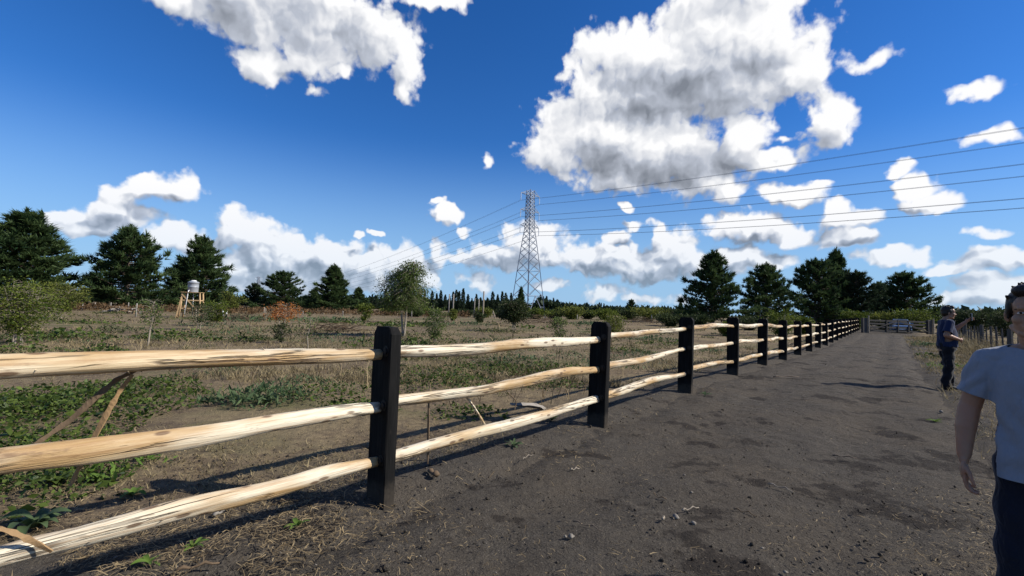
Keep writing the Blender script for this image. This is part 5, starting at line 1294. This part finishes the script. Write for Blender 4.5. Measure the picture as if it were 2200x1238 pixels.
def loft_mesh(rings, seg=28, pw=2.3):
    """rings: centre x, y, z, half width, half depth"""
    V = []; F = []
    for (cx, cy, z, rx, ry) in rings:
        for k in range(seg):
            an = 2*math.pi*k/seg; c, s = math.cos(an), math.sin(an)
            V.append((cx+rx*math.copysign(abs(c)**(2/pw), c), cy+ry*math.copysign(abs(s)**(2/pw), s), z))
    for i in range(len(rings)-1):
        for k in range(seg): p, e = i*seg+k, i*seg+(k+1) % seg; F.append((p, e, e+seg, p+seg))
    F.append(tuple(range(seg-1, -1, -1))); F.append(tuple((len(rings)-1)*seg+k for k in range(seg)))
    return V, F
def fuse(name, shapes, voxel, mat, parent, smooth=6, cuts=(), fold=None):
    """overlapping closed shapes become one continuous surface; cuts: (point, normal, condition) remove what lies beyond"""
    mb = MB()
    for V, F in shapes: mb.add(V, F)
    o = mk(name, mb.V, mb.F, mat)
    r = o.modifiers.new('r', 'REMESH'); r.mode = 'VOXEL'; r.voxel_size = voxel; r.adaptivity = 0
    s = o.modifiers.new('s', 'SMOOTH'); s.iterations = smooth; s.factor = 0.5
    dg = bpy.context.evaluated_depsgraph_get(); dg.update()
    me = bpy.data.meshes.new_from_object(o.evaluated_get(dg))
    bpy.data.objects.remove(o)
    bm = bmesh.new(); bm.from_mesh(me)
    for (pt, nrm, cond) in cuts:
        fs = [f for f in bm.faces if cond(f.calc_center_median())]
        ge = set(fs)
        for f in fs: ge.update(f.edges); ge.update(f.verts)
        bmesh.ops.bisect_plane(bm, geom=list(ge), dist=1e-5, plane_co=pt, plane_no=nrm, clear_outer=True)
    if fold:
        bm.normal_update()
        for v in bm.verts: v.co += v.normal*fold(v.co)
    bm.normal_update(); bm.to_mesh(me); bm.free()
    me.materials.clear(); me.materials.append(mat)
    me.polygons.foreach_set('use_smooth', np.ones(len(me.polygons), dtype=bool)); me.name = name
    ob = bpy.data.objects.new(name, me); COL.objects.link(ob); ob.parent = parent
    return ob
def cloth_mat(name, col, scale=260):
    mt, T, bs, out = new_mat(name); co = coord(T)
    n = T.noise(co, 7, 3, 0.5); w = T.noise(co, scale, 2, 0.5)
    T.ln(T.mix(n, tuple(c*0.9 for c in col), tuple(min(1, c*1.06) for c in col)), bs.inputs['Base Color'])
    bs.inputs['Roughness'].default_value = 0.9; bs.inputs['Specular IOR Level'].default_value = 0.12
    bs.inputs['Sheen Weight'].default_value = 0.15
    wr = T.noise(vscale(T, co, (9, 9, 4.5)), 1.0, 3, 0.55)
    wr2 = T.m('ABSOLUTE', T.m('SUBTRACT', wr, 0.5))
    bump(T, bs, T.m('MULTIPLY_ADD', w, 0.03, wr2), 0.8, 0.05); return mt
def skin_mat(name, col):
    mt, T, bs, out = new_mat(name); co = coord(T)
    n = T.noise(co, 22, 4, 0.6)
    red = T.remap(T.noise(co, 6, 3, 0.6), 0.42, 0.66, 0, 0.45)
    T.ln(T.mix(red, T.mix(n, tuple(c*0.8 for c in col), tuple(c*1.15 for c in col)), (col[0]*1.1, col[1]*0.8, col[2]*0.72)), bs.inputs['Base Color'])
    bs.inputs['Roughness'].default_value = 0.5; bs.inputs['Subsurface Weight'].default_value = 0.12
    bs.inputs['Subsurface Radius'].default_value = (0.012, 0.004, 0.002); bs.inputs['Subsurface Scale'].default_value = 1.0
    bump(T, bs, T.noise(co, 300, 3, 0.6), 0.15, 0.001); return mt
M['skin'] = skin_mat('skin', (0.34, 0.195, 0.12)); M['skin2'] = skin_mat('tanned_skin', (0.27, 0.155, 0.10))
M['white_tee'] = cloth_mat('white_cotton', (0.235, 0.25, 0.285)); M['navy_trousers'] = cloth_mat('navy_trouser_cloth', (0.012, 0.014, 0.024))
M['navy_tee'] = cloth_mat('navy_cotton', (0.013, 0.021, 0.055)); M['black_trousers'] = cloth_mat('black_trouser_cloth', (0.010, 0.010, 0.013))
M['print'] = cloth_mat('pale_chest_patch', (0.30, 0.34, 0.48)); M['boot'] = plain('black_boot_leather', (0.012, 0.012, 0.012), 0.6)
M['eye'] = plain('eye_white', (0.65, 0.63, 0.60), 0.25, var=0.02); M['iris'] = plain('dark_iris', (0.02, 0.012, 0.008), 0.2, var=0.05)
M['lip'] = plain('lips', (0.30, 0.13, 0.10), 0.5, var=0.1, scale=40)
def hair_mat():
    mt, T, bs, out = new_mat('dark_brown_hair'); co = coord(T)
    g = T.noise(vscale(T, co, (90, 90, 14)), 1.0, 4, 0.6)
    T.ln(T.mix(g, (0.004, 0.0032, 0.003), (0.026, 0.017, 0.012)), bs.inputs['Base Color']); bs.inputs['Roughness'].default_value = 0.45
    bump(T, bs, g, 0.9, 0.006); return mt
M['hair'] = hair_mat()
def finger(base, dirs, lens, r):
    """a bent chain of three joints"""
    p = Vector(base); out = []; rr = r
    for d, l in zip(dirs, lens):
        q = p+Vector(d).normalized()*l; out.append(cap_mesh(p, q, rr, rr*0.9, 12)); p = q; rr *= 0.9
    return out
def head_shapes(c, k=1.0):
    """c: point between the ears at eye level; faces -Y"""
    c = Vector(c); P = lambda x, y, z: (c.x+x*k, c.y+y*k, c.z+z*k); E = lambda p, r, rot=(0, 0, 0): ell_mesh(P(*p), tuple(q*k for q in r), rot)
    sh = [E((0, 0.012, 0.045), (0.076, 0.094, 0.092)), E((0, -0.028, -0.045), (0.061, 0.070, 0.085)), E((0, -0.068, -0.112), (0.026, 0.024, 0.020)), E((0, -0.055, 0.035), (0.060, 0.045, 0.055)),
          cap_mesh(P(-0.036, -0.088, 0.022), P(0.036, -0.088, 0.022), 0.011*k, 0.011*k), cap_mesh(P(0, -0.092, 0.012), P(0, -0.117, -0.036), 0.0085*k, 0.0125*k), E((-0.013, -0.104, -0.040), (0.010, 0.012, 0.008)), E((0.013, -0.104, -0.040), (0.010, 0.012, 0.008)),
          cap_mesh(P(-0.020, -0.090, -0.072), P(0.020, -0.090, -0.072), 0.008*k, 0.008*k), cap_mesh(P(-0.017, -0.089, -0.084), P(0.017, -0.089, -0.084), 0.009*k, 0.009*k),
          cap_mesh(P(-0.058, 0.0, -0.075), P(-0.030, -0.055, -0.108), 0.016*k, 0.016*k), cap_mesh(P(0.058, 0.0, -0.075), P(0.030, -0.055, -0.108), 0.016*k, 0.016*k)]
    for s in (-1, 1):
        sh += [E((s*0.040, -0.066, -0.035), (0.026, 0.026, 0.028)), E((s*0.079, 0.016, -0.015), (0.010, 0.020, 0.032), (0, 0, s*0.5)), cap_mesh(P(s*0.077, 0.010, -0.035), P(s*0.074, 0.006, -0.042), 0.009*k, 0.008*k)]
    return sh
def face_parts(c, parent, k=1.0, skin=None):
    c = Vector(c)
    for s in (-1, 1):
        p = c+Vector((s*0.032, -0.082, -0.002))*k
        V, F = ell_mesh((0, 0, 0), (0.0135*k, 0.012*k, 0.0085*k)); o = mk('eye', V, F, M['eye'], parent, True); o.location = p
        V, F = ell_mesh((0, -0.0095*k, 0), (0.006*k, 0.004*k, 0.006*k)); mk('iris', V, F, M['iris'], o, True)
        mb = MB(); mb.tube([p+Vector((-s*0.014, -0.003, 0.018))*k, p+Vector((s*0.002, -0.006, 0.0225))*k, p+Vector((s*0.022, 0.008, 0.017))*k], [0.0035*k, 0.0045*k, 0.002*k], 8); mb.build('eyebrow', M['hair'], parent, True)
        mb = MB(); mb.tube([p+Vector((-0.014, -0.006, 0.003))*k, p+Vector((0, -0.0105, 0.0085))*k, p+Vector((0.014, -0.004, 0.003))*k], [0.0022*k, 0.0032*k, 0.0022*k], 8); mb.build('eyelid', skin or M['skin'], parent, True)
def hair(c, parent, k=1.0, seed=2, fringe=0.052):
    c = Vector(c); rs = np.random.default_rng(seed)
    sh = [ell_mesh(c+Vector((0, 0.022, 0.050))*k, (0.085*k, 0.100*k, 0.090*k)), ell_mesh(c+Vector((0, 0.055, 0.0))*k, (0.078*k, 0.062*k, 0.085*k)), ell_mesh(c+Vector((0, -0.052, 0.112))*k, (0.066*k, 0.045*k, 0.036*k))]
    for s in (-1, 1): sh.append(ell_mesh(c+Vector((s*0.073, 0.0, 0.022))*k, (0.014*k, 0.034*k, 0.050*k))); sh.append(cap_mesh(c+Vector((s*0.076, -0.014, 0.0))*k, c+Vector((s*0.074, -0.018, -0.03))*k, 0.010*k, 0.005*k))
    for i in range(26):
        a = rs.uniform(0, 6.283); e = rs.uniform(0.25, 1.5); d = Vector((math.cos(a)*math.cos(e), math.sin(a)*math.cos(e), math.sin(e)))
        if d.y < -0.5 and d.z < 0.55: continue
        p = c+Vector((0, 0.018, 0.052))*k+Vector((d.x*0.078, d.y*0.094, d.z*0.088))*k
        t = (d*0.45+Vector((rs.normal()*0.5, -0.55+rs.normal()*0.3, 0.25))).normalized()
        sh.append(cap_mesh(p, p+t*0.026*k, 0.015*k, 0.005*k, 8))
    def cond(v): return v.y < c.y-0.045*k
    return fuse('hair', sh, 0.0045*k, M['hair'], parent, 2, [(c+Vector((0, -0.05, fringe))*k, Vector((0, -0.55, -0.85)), cond)])

def man_in_white():
    px, d = 2239, 2.27; x = xat(px, d, 900); g = float(gz(x, d))
    eye_z = at(2200, 672, d).z-g; k = eye_z/1.558
    t = thing('person', 'man in a white T-shirt and navy trousers, cut off by the right edge', 'person', (x, d, g), R(-46)); t.scale = (k, k, k)
    hc = (-0.034, -0.004, 1.558)
    arms = []
    for s in (-1, 1):
        sx, ex, wx = s*0.205, s*0.262, s*0.285
        arms += [cap_mesh((sx, 0, 1.285), (ex, 0.012, 1.03), 0.056, 0.045), cap_mesh((ex, 0.010, 1.04), (s*0.278, -0.012, 0.93), 0.048, 0.046), cap_mesh((s*0.278, -0.012, 0.93), (wx, -0.045, 0.79), 0.045, 0.031), ell_mesh((wx+s*0.001, -0.052, 0.765), (0.022, 0.029, 0.035))]
        # hand: palm turned to the thigh, fingers relaxed and curling in
        arms += [ell_mesh((wx, -0.060, 0.712), (0.0185, 0.046, 0.055)), ell_mesh((wx-s*0.004, -0.060, 0.680), (0.0165, 0.046, 0.032))]
        for j, (yo, ln) in enumerate(((-0.096, 1.02), (-0.072, 1.12), (-0.048, 1.06), (-0.025, 0.86))):
            cur = 0.25+0.16*j
            arms += finger((wx-s*0.002, yo, 0.668), [(-s*0.25, -0.10, -1), (-s*(0.7+cur*0.5), -0.10, -0.9), (-s*(1.2+cur), -0.05, -0.35)], [0.037*ln, 0.025*ln, 0.019*ln], 0.0102-0.0006*j)
        arms += finger((wx-s*0.006, -0.088, 0.735), [(-s*0.45, -0.75, -0.8), (-s*0.30, -0.35, -1), (-s*0.3, -0.1, -1)], [0.040, 0.033, 0.025], 0.0118)
    neck = [cap_mesh((0, 0.015, 1.34), (-0.028, 0.006, 1.47), 0.062, 0.056), cap_mesh((-0.075, 0.01, 1.345), (0.075, 0.01, 1.345), 0.05, 0.05)]
    torso = [loft_mesh([(0, 0, 0.80, 0.12, 0.08), (0, 0, 0.90, 0.145, 0.095), (0, 0, 1.1, 0.155, 0.10), (0, 0, 1.28, 0.16, 0.09), (0, 0, 1.345, 0.10, 0.07)])]
    legs = [cap_mesh((s*0.09, 0, 0.8), (s*0.10, 0, 0.45), 0.07, 0.05) for s in (-1, 1)]+[cap_mesh((s*0.10, 0, 0.45), (s*0.105, 0.02, 0.08), 0.05, 0.04) for s in (-1, 1)]
    body = fuse('body', head_shapes(hc)+neck+torso+arms+legs, 0.0048, M['skin'], t, 3)
    face_parts(hc, body); hair(hc, body)
    V = [Vector(hc)+Vector(v) for v in ((-0.024, -0.0975, -0.078), (0, -0.1005, -0.074), (0.024, -0.0975, -0.078), (0, -0.1005, -0.086))]
    mk('mouth', V, [(0, 3, 2, 1)], M['lip'], body)
    # shirt
    sh = [loft_mesh([(0, -0.004, 0.66, 0.192, 0.152), (0, -0.004, 0.80, 0.185, 0.142), (0, -0.004, 0.95, 0.176, 0.126), (0, -0.004, 1.10, 0.184, 0.130), (0, -0.002, 1.21, 0.192, 0.126), (0, 0.002, 1.29, 0.180, 0.108), (0, 0.008, 1.345, 0.125, 0.085), (0, 0.012, 1.385, 0.082, 0.074)], 36, 2.25)]
    for s in (-1, 1):
        sh += [cap_mesh((s*0.08, 0.006, 1.345), (s*0.190, 0.004, 1.305), 0.052, 0.062), cap_mesh((s*0.195, 0.003, 1.285), (s*0.258, 0.010, 1.07), 0.066, 0.078), cap_mesh((s*0.15, 0, 1.24), (s*0.20, 0, 1.20), 0.07, 0.06)]
    def fold(v):
        a = math.atan2(v.y, v.x)
        f = 0.007*math.sin(a*7+v.z*9)*min(1, max(0, (1.15-v.z)*3))+0.003*math.sin(v.z*38+a*5)*max(0, 1-abs(v.z-0.82)*4)
        d = abs(v.x)-0.16
        f += 0.008*math.sin((v.z+abs(v.x)*1.1)*70)*max(0, min(1, d*12))*max(0, 1-abs(v.z-1.19)*7)
        f += 0.0075*math.sin((v.z*0.8+v.x*1.5)*42+1)*math.exp(-((v.z-0.98)/0.10)**2)+0.006*math.sin((v.z-v.x*0.9)*36)*math.exp(-((v.z-0.84)/0.08)**2)
        return f+0.006*(mnoise.noise(Vector((v.x*9, v.y*9, v.z*6))))
    cuts = [(Vector((0, 0, 0.722)), Vector((0, 0.06, -1)), lambda v: v.z < 0.8), (Vector((0, -0.01, 1.384)), Vector((0, -0.35, 1)), lambda v: v.z > 1.34 and abs(v.x) < 0.11)]
    for s in (-1, 1):
        n = (Vector((s*0.258, 0.010, 1.07))-Vector((s*0.195, 0.003, 1.285))).normalized(); n = (n+Vector((s*0.05, 0, 0))).normalized()
        cuts.append((Vector((s*0.252, 0.009, 1.118)), n, (lambda s: (lambda v: v.x*s > 0.165 and v.z < 1.2))(s)))
    shirt = fuse('t_shirt', sh, 0.0075, M['white_tee'], t, 6, cuts, fold)
    so_ = shirt.modifiers.new('cloth', 'SOLIDIFY'); so_.thickness = 0.003; so_.offset = -1
    # trousers
    tr = [loft_mesh([(0, 0, 0.70, 0.14, 0.10), (0, 0, 0.76, 0.166, 0.112), (0, 0, 0.84, 0.158, 0.110), (0, 0, 0.92, 0.145, 0.10)])]
    for s in (-1, 1): tr += [cap_mesh((s*0.092, 0, 0.78), (s*0.105, -0.005, 0.46), 0.088, 0.076), cap_mesh((s*0.105, -0.005, 0.46), (s*0.112, 0.02, 0.07), 0.076, 0.066)]
    fuse('trousers', tr, 0.011, M['navy_trousers'], t, 5, [], lambda v: 0.005*math.sin(v.z*30+v.x*14)+0.006*mnoise.noise(v*7))
    for s in (-1, 1):
        fuse('shoe', [ell_mesh((s*0.115, -0.045, 0.045), (0.046, 0.13, 0.045)), cap_mesh((s*0.115, 0.04, 0.06), (s*0.113, 0.02, 0.11), 0.042, 0.040)], 0.01, M['boot'], t, 3)
man_in_white()

def man_in_navy():
    d = 9.9; px = 2034; x = xat(px, d, 800); g = float(gz(x, d)); k = (at(2040, 659, d).z-g)/1.745
    t = thing('person', 'man in navy T-shirt and black trousers on the verge, holding up a phone', 'person', (x, d, g), R(66)); t.scale = (k, k, k)
    hc = (0, -0.045, 1.615)
    rS, rE, rW, rH = (-0.205, 0.0, 1.40), (-0.285, 0.09, 1.14), (-0.165, -0.155, 1.06), (-0.105, -0.205, 1.045)
    lS, lE, lW, lH = (0.205, -0.01, 1.40), (0.245, -0.215, 1.245), (0.165, -0.385, 1.43), (0.155, -0.42, 1.48)
    arms = []
    for (S, E, W, Hh) in ((rS, rE, rW, rH), (lS, lE, lW, lH)):
        arms += [cap_mesh(S, E, 0.062, 0.050), cap_mesh(E, Vector(E).lerp(Vector(W), 0.35), 0.051, 0.049), cap_mesh(Vector(E).lerp(Vector(W), 0.35), W, 0.048, 0.031), ell_mesh(Vector(W).lerp(Vector(Hh), 0.75), (0.030, 0.038, 0.036))]
    for j in range(4):   # near hand: fingers forward and a little down
        arms += finger((rH[0]+0.004, rH[1]-0.01, rH[2]+0.024-0.019*j), [(1, -0.45, -0.15), (1, -0.2, -0.3), (1, 0.15, -0.4)], [0.042-0.003*abs(j-1), 0.028, 0.022], 0.0098)
    arms += finger((rH[0]+0.01, rH[1]+0.01, rH[2]+0.03), [(0.5, -0.9, 0.45), (0.5, -1, 0.1), (0.5, -1, -0.1)], [0.03, 0.028, 0.02], 0.0115)
    for j in range(4):   # far hand wraps the phone
        arms += finger((lH[0]-0.012, lH[1]-0.018, lH[2]-0.016+0.018*j), [(0.3, -1, 0.15), (-0.2, -0.9, 0.1), (-0.9, -0.4, 0)], [0.036, 0.026, 0.02], 0.0098)
    arms += finger((lH[0]-0.02, lH[1]+0.01, lH[2]-0.01), [(-0.55, -0.5, 0.7), (-0.2, -0.4, 1), (0, -0.3, 1)], [0.032, 0.028, 0.02], 0.0115)
    neck = [cap_mesh((0, 0.015, 1.42), (0, -0.03, 1.535), 0.070, 0.063), cap_mesh((-0.10, 0.01, 1.425), (0.10, 0.01, 1.425), 0.052, 0.052)]
    torso = [loft_mesh([(0, 0, 0.80, 0.15, 0.12), (0, -0.01, 1.0, 0.165, 0.135), (0, -0.01, 1.15, 0.165, 0.13), (0, 0, 1.34, 0.165, 0.105), (0, 0.01, 1.43, 0.10, 0.07)])]
    F1, F2 = (-0.115, 0.05), (0.115, -0.10)
    legs = []
    for s, (fx, fy) in ((-1, F1), (1, F2)): legs += [cap_mesh((s*0.095, 0, 0.84), (s*0.115, fy*0.55-0.02, 0.48), 0.075, 0.055), cap_mesh((s*0.115, fy*0.55-0.02, 0.48), (fx, fy, 0.09), 0.055, 0.042)]
    body = fuse('body', head_shapes(hc, 1.04)+neck+torso+arms+legs, 0.0075, M['skin2'], t, 3)
    face_parts(hc, body, 1.04, M['skin2']); hair(hc, body, 1.05, 5)
    sh = [loft_mesh([(0, -0.01, 0.86, 0.188, 0.158), (0, -0.018, 1.0, 0.192, 0.168), (0, -0.016, 1.13, 0.192, 0.160), (0, -0.006, 1.26, 0.198, 0.140), (0, 0.002, 1.36, 0.188, 0.118), (0, 0.01, 1.425, 0.125, 0.088), (0, 0.012, 1.465, 0.086, 0.078)], 32, 2.25)]
    for (S, E) in ((rS, rE), (lS, lE)):
        s = math.copysign(1, S[0]); sh += [cap_mesh((s*0.09, 0.006, 1.425), S, 0.055, 0.072), cap_mesh(S, Vector(S).lerp(Vector(E), 0.80), 0.078, 0.086)]
    def fold(v): return 0.007*math.sin(math.atan2(v.y, v.x)*6+v.z*17)*max(0, min(1, (1.3-v.z)*3))+0.009*mnoise.noise(Vector((v.x*8, v.y*8, v.z*7)))
    cuts = [(Vector((0, 0, 0.905)), Vector((0, 0, -1)), lambda v: v.z < 0.99 and abs(v.x) < 0.22), (Vector((0, -0.01, 1.455)), Vector((0, -0.3, 1)), lambda v: v.z > 1.41 and abs(v.x) < 0.14)]
    for (S, E) in ((rS, rE), (lS, lE)):
        S, E = Vector(S), Vector(E); n = (E-S).normalized(); q = S.lerp(E, 0.78); s = math.copysign(1, S.x)
        cuts.append((q, n, (lambda q, n, s: (lambda v: (v-q).dot(n) > -0.06 and (v-q).length < 0.2 and v.x*s > 0.17))(q, n, s)))
    shirt = fuse('t_shirt', sh, 0.011, M['navy_tee'], t, 5, cuts, fold)
    # pale slanting patch across the chest: a thin layer just off the shirt
    bm = bmesh.new(); bm.from_mesh(shirt.data); bm.normal_update()
    kill = [f for f in bm.faces if not (f.normal.y < -0.35 and -0.12+0.35*(1.36-f.calc_center_median().z) < f.calc_center_median().x < 0.02+0.35*(1.36-f.calc_center_median().z) and 1.17 < f.calc_center_median().z < 1.38)]
    bmesh.ops.delete(bm, geom=kill, context='FACES')
    for v in bm.verts: v.co += v.normal*0.003
    me = bpy.data.meshes.new('chest_patch'); bm.to_mesh(me); bm.free(); me.materials.clear(); me.materials.append(M['print'])
    po = bpy.data.objects.new('chest_patch', me); COL.objects.link(po); po.parent = shirt
    tr = [loft_mesh([(0, -0.005, 0.84, 0.178, 0.148), (0, -0.008, 0.93, 0.180, 0.150), (0, -0.01, 0.99, 0.170, 0.142)])]
    for s, (fx, fy) in ((-1, F1), (1, F2)): tr += [cap_mesh((s*0.098, 0, 0.86), (s*0.118, fy*0.55-0.02, 0.48), 0.108, 0.090), cap_mesh((s*0.118, fy*0.55-0.02, 0.48), (fx, fy+0.01, 0.12), 0.090, 0.078), cap_mesh((fx, fy+0.01, 0.17), (fx, fy+0.005, 0.10), 0.088, 0.080), ell_mesh((s*0.205, fy*0.4, 0.56), (0.03, 0.07, 0.09))]
    fuse('trousers', tr, 0.012, M['black_trousers'], t, 4, [], lambda v: 0.009*math.sin(v.z*34+v.x*12+v.y*9)+0.009*mnoise.noise(v*6))
    for (fx, fy) in (F1, F2):
        fuse('boot', [ell_mesh((fx, fy-0.06, 0.05), (0.052, 0.145, 0.05)), cap_mesh((fx, fy+0.02, 0.06), (fx, fy+0.01, 0.15), 0.056, 0.056)], 0.012, M['boot'], t, 3)
    # phone in the raised hand
    M['phone'] = plain('phone_shell', (0.45, 0.45, 0.46), 0.25, metal=0.3, var=0.03); M['screen'] = plain('dark_phone_glass', (0.015, 0.016, 0.02), 0.06, var=0.05, spec=0.7)
    mw = Matrix.Translation(Vector((x, d, g))) @ Matrix.Rotation(R(66), 4, 'Z') @ Matrix.Scale(k, 4)
    pos = mw @ Vector((lH[0]-0.018, lH[1]-0.045, lH[2]+0.055))
    ph = thing('smartphone', 'pale smartphone held upright in the raised hand of the man in navy', 'phone', pos, R(66))
    mb = MB(); mb.box((0, 0, 0), (0.074, 0.009, 0.155)); o = mb.build('case', M['phone'], ph)
    bv = o.modifiers.new('b', 'BEVEL'); bv.width = 0.003; bv.segments = 2
    mb = MB(); mb.box((0, 0.0055, 0), (0.068, 0.002, 0.148)); mb.build('screen', M['screen'], ph)
man_in_navy()
